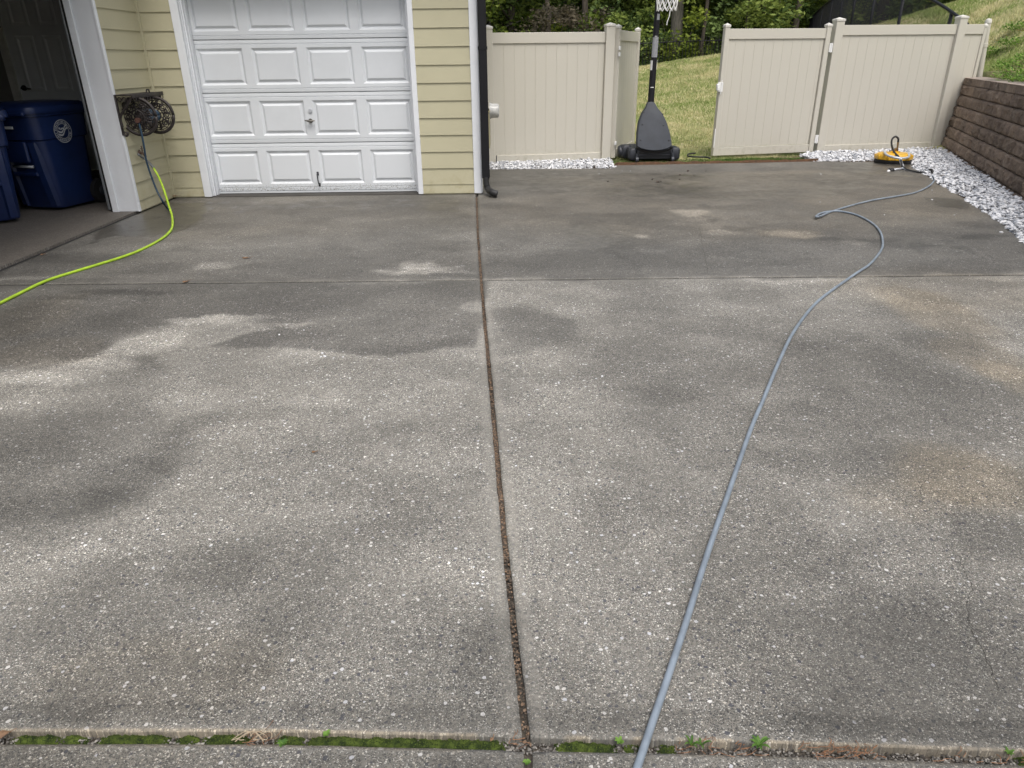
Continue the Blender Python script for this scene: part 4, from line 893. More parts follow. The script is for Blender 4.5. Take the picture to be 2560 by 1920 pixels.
blades('grass', 70000, area_gap, zl2, M_BLADE, lambda x, y: .035+.001*y, lambda x, y: .004+.0005*(y-10), lambda x, y: sst(.35, .65, fbm(x*1.3, y*1.3, 77))*.75+.1+.15*fbm(x*6, y*6, 3), 'mottled tan and green lawn grass seen through the open gateway')
def area_sod(n):
    x = 1.52+RNG.random(n)*2.95; fe = far_edge(x); y = fe+RNG.random(n)*.42+.01; return np.stack([x, y], 1)
blades('grass', 16000, area_sod, lambda x, y: zl2(x, y)+.012, M_LUSH, lambda x, y: .03+.025*sst(3.0, 3.6, x), lambda x, y: .0035+x*0, lambda x, y: .15+.75*sst(.5, .7, fbm(x*5, y*5, 8))*(1-sst(2.9, 3.5, x)*.8), 'narrow strip of greener turf between the drive and the gate leaves')
def area_hill(n):
    y = 8.0+RNG.random(n)**1.1*18; x = hline(y)+.02+RNG.random(n)**1.4*(3.2+np.clip(y-8, 0, 8)*.35); return np.stack([x, y], 1)
blades('grass', 90000, area_hill, zh2, M_BLADE, lambda x, y: .05+.0012*y, lambda x, y: .005+.0004*(y-8), lambda x, y: sst(.38, .66, fbm(x*1.1, y*1.1, 91))*.7+.1, 'tan and green grass on the sloping bank above the block wall')
def area_back(n):
    y = 12.6+RNG.random(n)*16; x = hline(y)-RNG.random(n)*7.5; return np.stack([x, y], 1)
blades('grass', 60000, area_back, zl2, M_BLADE, lambda x, y: .045+.0012*y, lambda x, y: .006+.0004*(y-10), lambda x, y: sst(.38, .66, fbm(x*1.1, y*1.1, 91))*.7+.1, 'lawn grass rising behind the right fence section up to the chain-link fence')
# rim of bare earth along the turf edge
s = MB(); xs = np.linspace(1.5, 4.5, 120)
for x0, x1 in zip(xs[:-1], xs[1:]):
    r0 = .02+.02*float(vnoise(x0*9, 0, 4)); r1 = .02+.02*float(vnoise(x1*9, 0, 4)); y0 = float(far_edge(x0)); y1 = float(far_edge(x1))
    s.add([(x0, y0+.004, -.02), (x1, y1+.004, -.02), (x1, y1+.012, r1), (x0, y0+.012, r0), (x0, y0+.09, .0), (x1, y1+.09, .0)], [(0, 1, 2, 3), (3, 2, 5, 4)])
tag(s.build('soil_edge', simple('red_brown_soil', (.17, .085, .045), .95, vs=30, bump=.01, bs=90, col2=(.08, .05, .03))), kind='structure')

# ------------------------------------------------------------ basketball stand
bx, by = 2.12, 11.02
bs = thing('basketball_stand', (bx, by, 0), 0, 'portable black basketball stand parked in the open fence gateway', 'basketball stand')
bo = Vector(bs.location)
def kb(mb, name, m, parent=None, smooth=False):
    mb.v = [tuple(Vector(v)-bo) for v in mb.v]; return mb.build(name, m, parent or bs, smooth)
def rrx(y, z0, z1, x0, x1, c=.04):
    return [(x0+c, y, z0), (x1-c, y, z0), (x1, y, z0+c), (x1, y, z1-c), (x1-c, y, z1), (x0+c, y, z1), (x0, y, z1-c), (x0, y, z0+c)]
s = MB(); s.loft([rrx(10.90, .05, .16, 1.77, 2.46), rrx(10.93, .03, .185, 1.76, 2.47), rrx(11.25, .03, .20, 1.78, 2.44), rrx(11.5, .03, .2, 1.8, 2.42)])
s.box(1.745, 1.875, 10.87, 11.2, .03, .195, b=.03); s.box(2.36, 2.50, 10.87, 11.2, .03, .20, b=.03); s.box(1.86, 2.36, 10.885, 10.90, .085, .11, b=.005); kb(s, 'base_tank', M_TANK2, None, 35)
s = MB(); s.box(1.66, 1.84, 11.1, 11.32, .03, .215, b=.04); s.tube([(1.635, 11.2, .12), (1.655, 11.2, .12), (1.69, 11.2, .12), (1.71, 11.2, .12)], [.075, .09, .09, .075], 18); kb(s, 'wheel_block', M_TANK2, None, 35)
# shield-shaped cover, leaning back a little
out = []
B0 = (1.853, .232); tp = [(.0, .545), (.045, .535), (.085, .46), (.15, .38), (.20, .27), (.236, .13), (.252, .0), (.256, -.06), (.20, -.088), (.10, -.112), (.0, -.12)]
half = [(x, z) for x, z in tp]; outl = half+[(-x, z) for x, z in half[-2:0:-1]]
cx = 2.102
def sh(sc, dy, lift=0): return [(cx-.045*0-(z/.55)*.06+x*sc, 10.80+dy+(z+.12)*.22, .225+.0+(z*sc+(1-sc)*.2)+lift+.06) for x, z in outl]
s = MB(); s.loft([sh(1., .10), sh(1., .02), sh(.985, .005), sh(.955, .0)]); shd = kb(s, 'cover', M_TANK, None, 35)
for ax_, az in ((.16, .40), (-.125, .42), (.16, .235), (-.165, .25), (.225, .02), (-.215, .03)):
    X = cx-(az/.55)*.06+ax_*.93; Z = .285+az*.93; Yy = 10.80+(az+.12)*.22; s = MB(); s.cyl((X, Yy+.004, Z), (X, Yy-.004, Z), .013, .013, 10); kb(s, 'bolt', M_BLKP, shd)
s = MB(); s.loft([[(cx+x*1.02, 10.795+.02*(k == 1), .285+z-(.032 if k < 2 else .0)+.0) for x, z in ((-.258, -.055), (-.20, -.09), (-.1, -.116), (0, -.124), (.1, -.116), (.20, -.09), (.258, -.055))] for k in range(3)], caps=False, closed=False); kb(s, 'cover_lip', M_BLKP, shd)
for X0, X1 in ((1.90, 1.865), (2.33, 2.385)):
    s = MB(); s.tube([(X0, 10.83, .24), (X1, 10.86, .07)], .012, 8); s.tube([(X1, 10.85, .13), (X1, 10.85, .06)], .022, 8)
    s.tube([(X1-.02, 10.84, .045), (X1-.018, 10.84, .045), (X1+.018, 10.84, .045), (X1+.02, 10.84, .045)], [.03, .04, .04, .03], 14); kb(s, 'strut', M_TANK, None, 35)
pt0 = AY(1625, 283, 11.0); pt1 = AY(1646, 0, 11.0); pd = (pt1-pt0).normalized(); pt2 = pt0+pd*2.6
s = MB(); u_ = pd
s.tube([pt0-pd*.5, pt0+pd*(AY(1633, 175, 11.)-pt0).length], .046, 16); s.tube([pt0+pd*(AY(1633, 180, 11.)-pt0).length, pt2], .042, 16); pole = kb(s, 'pole', M_BLK, None, 40)
s = MB(); s.tube([pt0+pd*.0+Vector((.03, -.01, .15)), pt0+Vector((.10, 0, .0)), pt0+Vector((.12, .02, -.14))], .011, 6); s.tube([pt0+Vector((-.04, -.01, .12)), pt0+Vector((-.08, 0, .0)), pt0+Vector((-.13, .02, -.12))], .011, 6); kb(s, 'brace', M_BLK)
def wrap(z0, z1, r, a0, a1, m, name='sticker'):
    s = MB(); P0 = pt0+pd*((z0-pt0.z)/pd.z); P1 = pt0+pd*((z1-pt0.z)/pd.z); n = 8
    vs = [p+Vector((math.sin(a0+(a1-a0)*k/n)*r, -math.cos(a0+(a1-a0)*k/n)*r, 0)) for p in (P0, P1) for k in range(n+1)]
    s.add(vs, [(k, k+1, n+2+k, n+1+k) for k in range(n)]); return kb(s, name, m, pole)
z_ = lambda y: AY(1640, y, 11.).z
st_ = wrap(z_(143), z_(93), .0445, -1.15, 1.0, M_STICK); wrap(z_(175), z_(151), .0478, -1.5, -.5, M_WHT2); wrap(z_(173), z_(150), .0478, .95, 1.5, M_WHT2); wrap(z_(50), z_(35), .0445, -.2, .7, M_STICK); wrap(z_(219), z_(217), .0478, -.6, .3, M_WHT2)
wrap(z_(91.5), z_(90), .0446, -.5, .3, M_WHT2)
s = MB()
for q in range(13):    # lines of small print on the large sticker: thin dark bars
    zc_ = z_(98+q*3.3); P0 = pt0+pd*((zc_-pt0.z)/pd.z); r = .0452; L_ = .55 if q % 4 else .3
    vs = [P0+Vector((math.sin(a)*r, -math.cos(a)*r, dz)) for dz in (-.0018, .0018) for a in (-.85, -.3, .2, L_)]; s.add(vs, [(k, k+1, 5+k, 4+k) for k in range(3)])
kb(s, 'fine_print', simple('print_grey', (.12, .12, .13), .6), st_)
s = MB(); s.tube([AY(1640, 42, 11)+Vector((-.05, 0, 0)), AY(1624, 38, 11)], .009, 6); kb(s, 'side_lever', M_BLK)
# rim, net, backboard (mostly above the picture)
nb = AY(1668, 6, 10.42); rimc = Vector((nb.x, nb.y, 2.37))
s = MB(); s.tube([rimc+Vector((.228*math.cos(t), .228*math.sin(t), 0)) for t in np.linspace(0, 2*PI, 33)], .009, 8); s.box(rimc.x-.06, rimc.x+.06, rimc.y+.225, rimc.y+.33, 2.30, 2.38); kb(s, 'rim', simple('orange_rim', (.6, .12, .02), .4), None, 40)
s = MB(); NS = 12; rows = [(0, .226), (-.09, .19), (-.17, .155), (-.245, .135), (-.315, .128), (-.365, .125)]
zb_ = nb.z-AY(1668, 29, 10.42).z
rows = [(2.37+(z/.365)*(2.37-AY(1668, 27, 10.42).z), r) for z, r in rows]
for k in range(len(rows)-1):
    (za, ra), (zb, rb_) = rows[k], rows[k+1]
    for i in range(NS):
        a = 2*PI*(i+.5*(k % 2))/NS
        for sg in (-1, 1):
            b = a+sg*PI/NS; s.tube([(rimc.x+ra*math.cos(a), rimc.y+ra*math.sin(a), za), (rimc.x+rb_*math.cos(b), rimc.y+rb_*math.sin(b), zb)], .0055, 5)
z0, r0 = rows[-1]; s.tube(spline([(rimc.x+.02, rimc.y-.12, z0), (rimc.x+.015, rimc.y-.12, z0-.07), (rimc.x-.005, rimc.y-.12, z0-.13), (rimc.x-.01, rimc.y-.12, z0-.17)], 4), .006, 5); kb(s, 'net', M_NET)
s = MB(); s.box(rimc.x-.56, rimc.x+.56, rimc.y+.33, rimc.y+.37, 2.28, 3.02, b=.01); kb(s, 'backboard', simple('grey_backboard', (.45, .46, .48), .3))

# ------------------------------------------------------------ surface cleaner
cc = Vector((5.455, 10.53, 0)); sc_ = thing('surface_cleaner', cc, 0, 'round yellow pressure washer surface cleaner with black skirt beside the gravel', 'surface cleaner')
def cb_(mb, name, m, parent=None, smooth=False):
    mb.v = [tuple(Vector(v)-cc) for v in mb.v]; return mb.build(name, m, parent or sc_, smooth)
T = Matrix.Translation(cc) @ Matrix.Diagonal((.92, .92, .84, 1))
s = MB(); s.lathe([(.10, .02), (.255, .018), (.262, .03), (.262, .055), (.25, .062), (.1, .062)], 40, T)
for k in range(90):
    a = 2*PI*k/90; s.box(-.004, .004, -.004, .004, .0, .03, T @ Matrix.Rotation(a, 4, 'Z') @ Matrix.Translation((.257, 0, 0)))
cb_(s, 'brush_skirt', M_BLKP, None, 40)
s = MB(); s.lathe([(.255, .0625), (.262, .07), (.258, .115), (.247, .14), (.225, .156), (.16, .165), (.07, .168), (.065, .185), (.0, .187)], 40, T)
for k in range(10):
    a = 2*PI*k/10+.2; s.box(-.012, .012, -.018, .018, .063, .135, T @ Matrix.Rotation(a, 4, 'Z') @ Matrix.Translation((.258, 0, 0)), b=.006)
cb_(s, 'housing', M_YEL, None, 40)
D = lambda x, y, Y: AY(2000+x/5.53, 300+y/5.53, Y)
s = MB(); s.tube(spline([D(1165, 425, 10.50), D(1180, 460, 10.40), D(1215, 490, 10.25), D(1330, 522, 10.14), D(1440, 528, 10.14), D(1505, 505, 10.25), D(1500, 460, 10.45)], 5), .016, 8)
n1 = D(1385, 530, 10.13); fk = D(1430, 668, 9.85)
s.tube(spline([n1, D(1400, 590, 10.05), fk], 5), .019, 8)
s.tube([fk, D(1280, 690, 9.72)], .015, 8); s.tube(spline([fk, D(1510, 705, 9.7), D(1640, 735, 9.55), D(1735, 748, 9.45), D(1765, 800, 9.35), D(1790, 880, 9.22)], 5), .014, 8); cb_(s, 'handle_frame', M_STEEL, None, True)
s = MB(); s.tube([D(1290, 690, 9.72), D(1262, 700, 9.71), D(1240, 712, 9.70)], [.024, .034, .026], 10); s.tube([D(1235, 690, 9.73), D(1225, 680, 9.73)], .02, 8); cb_(s, 'grip', M_BLKP, None, True)
s = MB(); s.tube([D(1232, 705, 9.71), D(1200, 745, 9.69)], [.024, .017], 10); cb_(s, 'grip_end', M_WHT2, None, True)
s = MB(); s.tube(spline([D(1415, 650, 9.88), D(1395, 560, 10.08), D(1355, 500, 10.22), D(1300, 440, 10.48), D(1268, 350, 10.52), D(1272, 270, 10.54), D(1318, 230, 10.54), D(1358, 258, 10.54), D(1356, 310, 10.54)], 6), .0135, 8)
s.tube(spline([D(1420, 640, 9.87), D(1440, 655, 9.84), D(1500, 690, 9.68), D(1640, 722, 9.52), D(1760, 738, 9.43)], 6), .010, 8); cb_(s, 'black_hose', M_BLKP, None, True)
s = MB(); s.tube([D(1355, 305, 10.54), D(1350, 370, 10.54), D(1340, 440, 10.54)], [.014, .011, .016], 8); s.tube([D(1338, 440, 10.54), cc+Vector((0, 0, .187))], .022, 10); cb_(s, 'brass_fitting', M_BRASS, None, 40); s = MB(); s.tube([D(1815, 760, 9.40), D(1850, 800, 9.36)], [.03, .017], 10); cb_(s, 'brass_fitting', M_BRASS, None, 40)
s = MB(); a = D(1795, 755, 9.42); s.tube([a-Vector((.012, 0, 0)), a-Vector((.01, 0, 0)), a+Vector((.01, 0, 0)), a+Vector((.012, 0, 0))], [.06, .075, .075, .06], 18); cb_(s, 'trigger_guard', M_BLKP, None, 40)

# ------------------------------------------------------------ black chain-link fence on the hill
CL = [(7.62, 13.2, 1.84), (7.87, 14.0, 2.0), (7.93, 15.0, 2.30), (8.15, 17.0, 2.75), (8.6, 19.0, 2.98), (9.2, 21.5, 3.08), (9.9, 24.0, 3.08), (10.6, 26.5, 3.02), (11.4, 29.5, 2.86), (12.4, 33.0, 2.60)]
cl = thing('chain_link_fence', (7.62, 13.2, 0), 0, 'black chain-link fence climbing the hill behind the right fence section', 'fence'); co = Vector(cl.location)
cpts = [Vector(p) for p in CL]; cs = spline(cpts, 6)
def gzp(p): return float(z_h(np.array([p.x]), np.array([p.y]))[0])
s = MB(); s.tube([p-co for p in cs], .028, 10); s.build('top_rail', M_BLK, cl, True)
pl = 0; last = None; nxt = .9; acc = 0
s_pts = [(cs[0], 0)]
for i in range(1, len(cs)):
    acc += (cs[i]-cs[i-1]).length; s_pts.append((cs[i], acc))
def at_len(d):
    for (a, la), (b, lb) in zip(s_pts[:-1], s_pts[1:]):
        if lb >= d: return a.lerp(b, (d-la)/max(lb-la, 1e-6))
    return s_pts[-1][0]
for d in [1.1]+list(np.arange(3.4, acc, 2.4)):
    p = at_len(d); zb = gzp(p); s = MB(); s.cyl((0, 0, zb-.2), (0, 0, p.z), .032, .032, 10, Matrix.Translation((p.x-co.x, p.y-co.y, 0))); s.build('post', M_BLK, cl, True)
s = MB(); step = .062; n = int(acc/step); pitch = step
WH = 1.5
for i in range(-int(WH/step), n):
    for sg in (1, -1):
        d0 = i*step; line = []
        for q in range(0, 7):
            h = WH*q/6; d = d0+h if sg > 0 else d0+WH-h
            if 0 <= d <= acc: p = at_len(d); line.append((p.x-co.x, p.y-co.y, p.z-h))
        if len(line) > 1: s.tube(line, .0030 if d0 < 9 else .0036, 3)
s.build('wire_mesh', M_BLK, cl)

# black picket fence at the wood's edge
pf = thing('picket_fence', (-8, 26.5, 0), 0, 'thin black metal picket fence along the edge of the woods', 'fence')
s = MB(); A = Vector((-8, 26.5)); B = Vector((9.5, 30.0)); L = (B-A).length
for i in range(int(L/.13)):
    p = A.lerp(B, i*.13/L); z = float(z_l(np.array([p.x]), np.array([p.y]))[0]); s.box(p.x+8-.009, p.x+8+.009, p.y-26.5-.009, p.y-26.5+.009, z-.05, z+1.25)
s.build('pickets', M_BLK, pf)
for h in (.15, 1.1):
  s = MB()
  for k in range(28):
    a = A.lerp(B, k/28); b = A.lerp(B, (k+1)/28); za = float(z_l(np.array([a.x]), np.array([a.y]))[0]); zb = float(z_l(np.array([b.x]), np.array([b.y]))[0])
    s.tube([(a.x+8, a.y-26.5, za+h), (b.x+8, b.y-26.5, zb+h)], .018, 4)
  s.build('rail', M_BLK, pf)

# ------------------------------------------------------------ trees
def leafmesh(name, centers, rad, per, size, m, parent, seed, origin=(0, 0, 0), squash=.75):
    rg = np.random.default_rng(seed); n = len(centers); C_ = np.repeat(np.array(centers), per, 0); Rr = np.repeat(np.array(rad), per)
    N_ = n*per; d = rg.normal(0, 1, (N_, 3)); d /= np.linalg.norm(d, axis=1)[:, None]; r = Rr*rg.uniform(.35, 1.05, N_)
    P = C_+d*r[:, None]*np.array([1, 1, squash])
    a = rg.normal(0, 1, (N_, 3)); a[:, 2] *= .45; a /= np.linalg.norm(a, axis=1)[:, None]; b = np.cross(a, rg.normal(0, 1, (N_, 3))); b /= np.linalg.norm(b, axis=1)[:, None]
    sz = size*rg.uniform(.5, 1.3, N_)[:, None]
    V = np.stack([P-a*sz, P+b*sz*.45, P+a*sz, P-b*sz*.45], 1).reshape(-1, 3)
    ct = np.repeat(rg.uniform(0, 1, n), per); t = np.clip(ct*.55+rg.uniform(-.2, .45, N_), 0, 1)
    return mesh(name, V, np.arange(4*N_).reshape(-1, 4), m, parent, False, {'tint': np.repeat(t, 4)})
def make_tree(seed, H, r0, lowz, crown_r, m, bark, nb=26, per=150, leaf=.11):
    rg = random.Random(seed); t = thing('tree', (0, 0, 0)); s = MB()
    tp = [Vector((0, 0, -.3))]; 
    for k in range(1, 7): tp.append(Vector((rg.uniform(-.12, .12)*k*.5, rg.uniform(-.12, .12)*k*.5, H*.9*k/6)))
    s.tube(tp, [r0*1.35, r0*1.0, r0*.85, r0*.7, r0*.5, r0*.32, r0*.12], 10); cs_, rd = [], []
    for i in range(nb):
        z = lowz+(H-lowz)*(i+rg.random())/nb; a = i*2.4+rg.uniform(-.4, .4); f = (z-lowz)/(H-lowz); reach = crown_r*(.55+.55*math.sin(PI*min(1, f*.8+.2)))*rg.uniform(.6, 1.05)
        j = min(5, int(z/(H*.9)*6)); base = tp[j].lerp(tp[min(j+1, 6)], .5); base = Vector((base.x, base.y, z-reach*.25))
        tip = Vector((base.x+math.cos(a)*reach, base.y+math.sin(a)*reach, z+reach*.12)); s.tube([base, base.lerp(tip, .5)+Vector((0, 0, .1)), tip], [r0*.28, r0*.16, .015], 5)
        for q in range(3):
            f2 = .45+.28*q; c = base.lerp(tip, f2); cs_.append((c.x+rg.uniform(-.3, .3), c.y+rg.uniform(-.3, .3), c.z+rg.uniform(-.2, .35))); rd.append(rg.uniform(.38, .8)*crown_r/2.4)
    s.build('trunk', bark, t, True); leafmesh('crown', cs_, rd, per, leaf, m, t, seed); return t
kinds = [
 (make_tree(11, 10, .17, 1.4, 2.6, M_LEAFA, M_BARK), 'green leafy tree in the woods beyond the back lawn', 'leafy trees in the woods'),
 (make_tree(12, 12, .22, 2.6, 3.0, M_LEAFC, M_BARKG), 'pale yellow-green leafy tree in the woods beyond the back lawn', 'yellow-green trees in the woods'),
 (make_tree(13, 11, .20, .8, 2.6, M_LEAFB, M_BARK, per=190), 'dark evergreen tree in the woods beyond the back lawn', 'dark evergreens in the woods'),
 (make_tree(14, 9, .13, 1.8, 2.2, M_LEAFA, M_BARKG), 'green leafy tree in the woods beyond the back lawn', 'leafy trees in the woods'),
]
def gzl(x, y): return float((z_l if x < hline(y) else z_h)(np.array([x]), np.array([y]))[0])
def place_tree(kind, x, y, sc, rz, first=set()):
    t, lab, grp = kinds[kind]
    if kind not in first: first.add(kind); o = t
    else: o = copy_tree(t)
    o.location = (x, y, gzl(x, y)-.1); o.rotation_euler = (0, 0, rz); o.scale = (sc, sc, sc*random.uniform(.92, 1.1)); tag(o, lab, 'tree', grp)
rg = random.Random(5)
for i in range(24):
    x = -9+i*1.35+rg.uniform(-.6, .6); y = rg.uniform(31.5, 37)+(.25*max(0, x-10)); place_tree([0, 2, 1, 0, 3, 2, 1][i % 7], x, y, rg.uniform(.8, 1.15), rg.uniform(0, 6))
for i in range(16):
    x = -12+i*2.6+rg.uniform(-1, 1); y = rg.uniform(39, 47); place_tree([2, 0, 1, 2, 3][i % 5], x, y, rg.uniform(1.0, 1.35), rg.uniform(0, 6))
for i, (x, y) in enumerate([(16, 27), (19, 24.5), (14.5, 31), (22, 21), (25, 26), (27, 18)]): place_tree([2, 0, 2, 1][i % 4], x, y, 1.05, i*1.3)
# big bare-trunked tree just right of the basketball pole, and slim dark trunks
tp = AY(1690, 120, 30.5)
def bare(x, y, r, H, bark, lab, seed, m):
    rg = random.Random(seed); t = thing('tree', (x, y, gzl(x, y)-.2), 0, lab, 'tree'); s = MB(); pts = [Vector((rg.uniform(-.06, .06)*k, rg.uniform(-.06, .06)*k, H*k/8)) for k in range(9)]
    s.tube(pts, [r*(1.25 if k == 0 else 1-.085*k) for k in range(9)], 12); cs_, rd = [], []
    for i in range(14):
        z = H*(.45+.55*(i+.5)/14); a = i*2.4; L = H*.16*rg.uniform(.7, 1.2); b = Vector((pts[int(z/H*8)].x, pts[int(z/H*8)].y, z-.3)); tip = b+Vector((math.cos(a)*L, math.sin(a)*L, .5)); s.tube([b, tip], [r*.3, .02], 5)
        for q in (.5, .8, 1.05): c = b.lerp(tip, q); cs_.append(tuple(c)); rd.append(rg.uniform(.6, 1.1))
    s.build('trunk', bark, t, True); leafmesh('crown', cs_, rd, 90, .15, m, t, seed)
bare(tp.x, 30.5, .26, 13, M_BARKG, 'thick grey tree trunk rising behind the lawn just right of the basketball pole', 31, M_LEAFA)
for k, (px, y, r, lab) in enumerate([(1366, 30, .10, 'slim dark tree trunk above the middle of the left fence section'), (1868, 31, .10, 'straight slim dark trunk above the left end of the right gate leaf'), (1990, 30.5, .13, 'dark tree trunk above the right end of the right gate leaf'), (1762, 30.2, .08, 'thin dark trunk between the grey trunk and the right gate leaf'), (1466, 30.6, .14, 'dark tree trunk above the right end of the left fence section')]):
    q = AY(px, 60, y); bare(q.x, y, r, 11, M_BARK, lab, 40+k, M_LEAFB)
# shrubs at the wood's edge
def make_bush(seed, m):
    rg = random.Random(seed); t = thing('shrub'); s = MB(); cs_, rd = [], []
    for i in range(9):
        a = i*.7*2; e = Vector((math.cos(a)*rg.uniform(.4, 1.1), math.sin(a)*rg.uniform(.4, 1.1), rg.uniform(.8, 2.5))); s.tube([(0, 0, -.1), e*.5+Vector((0, 0, .2)), e], [.035, .022, .01], 5); cs_.append(tuple(e)); rd.append(rg.uniform(.4, .75)); cs_.append((e.x*.7, e.y*.7, e.z*.5)); rd.append(rg.uniform(.35, .6))
    s.build('stems', M_BARK, t, True); leafmesh('foliage', cs_, rd, 200, .085, m, t, seed); return t
bk = [(make_bush(61, M_LEAFC), 'yellow-green shrub at the edge of the woods', 'yellow-green shrubs at the wood edge'), (make_bush(62, M_LEAFB), 'dark green shrub at the edge of the woods', 'dark shrubs at the wood edge'), (make_bush(63, M_LEAFR), 'brownish-leaved shrub above the left fence section', 'brown-leaved shrubs'), (make_bush(64, M_LEAFA), 'mid green shrub at the edge of the woods', 'green shrubs at the wood edge')]
used = set(); rg = random.Random(9); PB = []
def put_bush(kk, x, y, sc):
    t, lab, grp = bk[kk]
    o = copy_tree(t) if kk in used else t; used.add(kk); o.location = (x, y, gzl(x, y)-.05); o.rotation_euler = (0, 0, rg.uniform(0, 6)); o.scale = (sc, sc, sc); tag(o, lab, 'shrub', grp); PB.append(o)
for i in range(20): put_bush([1, 0, 1, 3][i % 4], -8+i*1.15+rg.uniform(-.4, .4), rg.uniform(30.4, 33), rg.uniform(.8, 1.3))
for x, y, wl in ((1.6, 29.6, 'left'), (3.0, 30.2, 'right')): put_bush(2, x, y, 1.05); PB[-1]['label'] = 'brownish-leaved shrub above the left fence section, the %s one of two' % wl
# the wood as one mass further off
rgn = np.random.default_rng(3); NW = 1500
c_ = np.stack([rgn.uniform(-45, 75, NW), rgn.uniform(50, 62, NW), np.zeros(NW)], 1)
zz = np.array([gzl(a, b) for a, b in c_[:, :2]]); c_[:, 2] = zz+rgn.uniform(0, 14, NW)
wf = leafmesh('far_woods', c_, rgn.uniform(1.2, 2.4, NW), 60, .34, M_LEAFB, None, 3); tag(wf, 'dark mass of far woods behind the nearer trees', 'woods', None, 'stuff')

# ------------------------------------------------------------ plants on the bank
def make_plant(seed, flowers):
    rg = np.random.default_rng(seed); t = thing('flowering_plant' if flowers else 'leafy_plant'); n = 420
    s = MB(); P = []
    for i in range(n):
        a = rg.uniform(0, 2*PI); r = .26*math.sqrt(rg.random()); h = rg.uniform(.03, .20)*(1-.5*r/.26); c = Vector((r*math.cos(a), r*math.sin(a), h)); d = Vector((math.cos(a+rg.normal(0, .8)), math.sin(a+rg.normal(0, .8)), rg.uniform(-.2, .7))).normalized(); u = d.cross(Vector((0, 0, 1))).normalized()*.016; L = d*rg.uniform(.03, .06)
        s.add([c, c+L*.5+u, c+L, c+L*.5-u], [(0, 1, 2, 3)], None, float(rg.random()))
    for i in range(12): a = rg.uniform(0, 2*PI); s.tube([(0, 0, -.05), (.18*math.cos(a), .18*math.sin(a), .12)], .003, 4, None, .2)
    s.build('foliage', M_BANK, t, False, attr=True)
    if flowers:
        s = MB()
        for i in range(9):
            a = rg.uniform(0, 2*PI); r = rg.uniform(.03, .22); c = Vector((r*math.cos(a), r*math.sin(a), rg.uniform(.16, .27)))
            for k in range(6): q = k*PI/3; d = Vector((math.cos(q), math.sin(q), .35))*.022; u = Vector((-math.sin(q), math.cos(q), 0))*.009; s.add([c, c+d*.6+u, c+d, c+d*.6-u], [(0, 1, 2, 3)])
        s.build('flowers', M_FLOWER, t)
    return t
sb = MB(); sb.add([(wline(13.0)+.26, 13.0, 1.046), (hline(13.0)+.2, 13.0, 1.046), (hline(-7)+.2, -7, 1.046), (wline(-7)+.26, -7, 1.046)], [(0, 3, 2, 1)]); tag(sb.build('soil_backfill', M_SOIL), kind='structure')
fp = make_plant(71, True); lp = make_plant(72, False); uf = ul = False
spots_f = [(2552, 60, 'topmost clump of yellow flowers on the bank at the right edge'), (2478, 120, 'clump of yellow flowers on the bank just right of the slim round post'), (2540, 100, 'upper clump of yellow flowers on the bank by the right edge'), (2502, 162, 'small clump of yellow flowers just above the green plants over the block wall')]
for px, py, lab in spots_f:
    best = min(((abs(AY(px, py, Y).z-.12-float(z_h(np.array([AY(px, py, Y).x]), np.array([Y]))[0])), Y) for Y in np.arange(9, 17, .1)))[1]; p = AY(px, py, best)
    o = copy_tree(fp) if uf else fp; uf = True; o.location = (p.x, p.y, gzl(p.x, p.y)); tag(o, lab, 'plant', 'yellow flowering plants on the bank')
for k, (dq, off) in enumerate(((.95, .30), (1.5, .24), (2.1, .22), (2.6, .30), (3.2, .24), (1.3, .8), (2.3, .85), (.4, .95), (3.0, 1.3), (.7, .55), (1.9, .55), (1.1, 1.25), (1.9, 1.5), (.2, 1.5), (2.6, .6))):
    p = Vector((wline(12.29), 12.29, 0))+wd*(dq+.35)-wn*(off+.22); o = copy_tree(lp) if ul else lp; ul = True; sc = random.uniform(.8, 1.25)
    o.location = (p.x, p.y, max(1.04, gzl(p.x, p.y))); o.scale = (sc, sc, sc); o.rotation_euler = (0, 0, k*1.1); tag(o, 'low leafy green plant spilling over the top of the block wall', 'plant', 'leafy green plants above the block wall')

# ------------------------------------------------------------ growth and litter in the joints
def moss_strip(mb, x0, x1):
    nx = int((x1-x0)/.0028)+2; ny = 11; vs = []; ats = []
    for i in range(nx):
        x = x0+(x1-x0)*i/(nx-1); yc = float(jn(x)); fade = min(1, (x-x0)/.03, (x1-x)/.03)
        for j in range(ny):
            v = j/(ny-1); y = yc-.0185+.0365*v; z = -.024+.013*fade*(.55+.45*math.sin(PI*v))+(float(fbm(x*110, y*110, 4, 3))-.5)*.014
            vs.append((x, y, z)); ats.append(min(1, max(0, float(fbm(x*60, y*60, 8, 4))*2.8-1.0)))
    n0 = len(mb.v); mb.v += vs; mb.at += ats
    mb.f += [(n0+i*ny+j, n0+(i+1)*ny+j, n0+(i+1)*ny+j+1, n0+i*ny+j+1) for i in range(nx-1) for j in range(ny-1)]
mo = MB(); gx = lambda px: G(px, 1850+.0*px).x
for a, b in ((10, 134), (136, 207), (232, 415), (425, 485), (495, 615), (680, 765), (762, 1270), (1385, 1545), (1560, 1600), (1640, 1690), (2520, 2600), (-160, -20)): moss_strip(mo, G(a, 1852).x, G(b, 1858 if b > 1200 else 1852).x)
tag(mo.build('moss', M_MOSS, None, True, attr=True), 'green moss filling the wide joint near the bottom of the picture', 'moss', None, 'stuff')
mv = np.array(mo.v); pick = RNG.integers(0, len(mv), 9000); mp = mv[pick]+np.stack([RNG.uniform(-.002, .002, 9000), RNG.uniform(-.0015, .0015, 9000), RNG.uniform(-.0005, .0012, 9000)], 1)
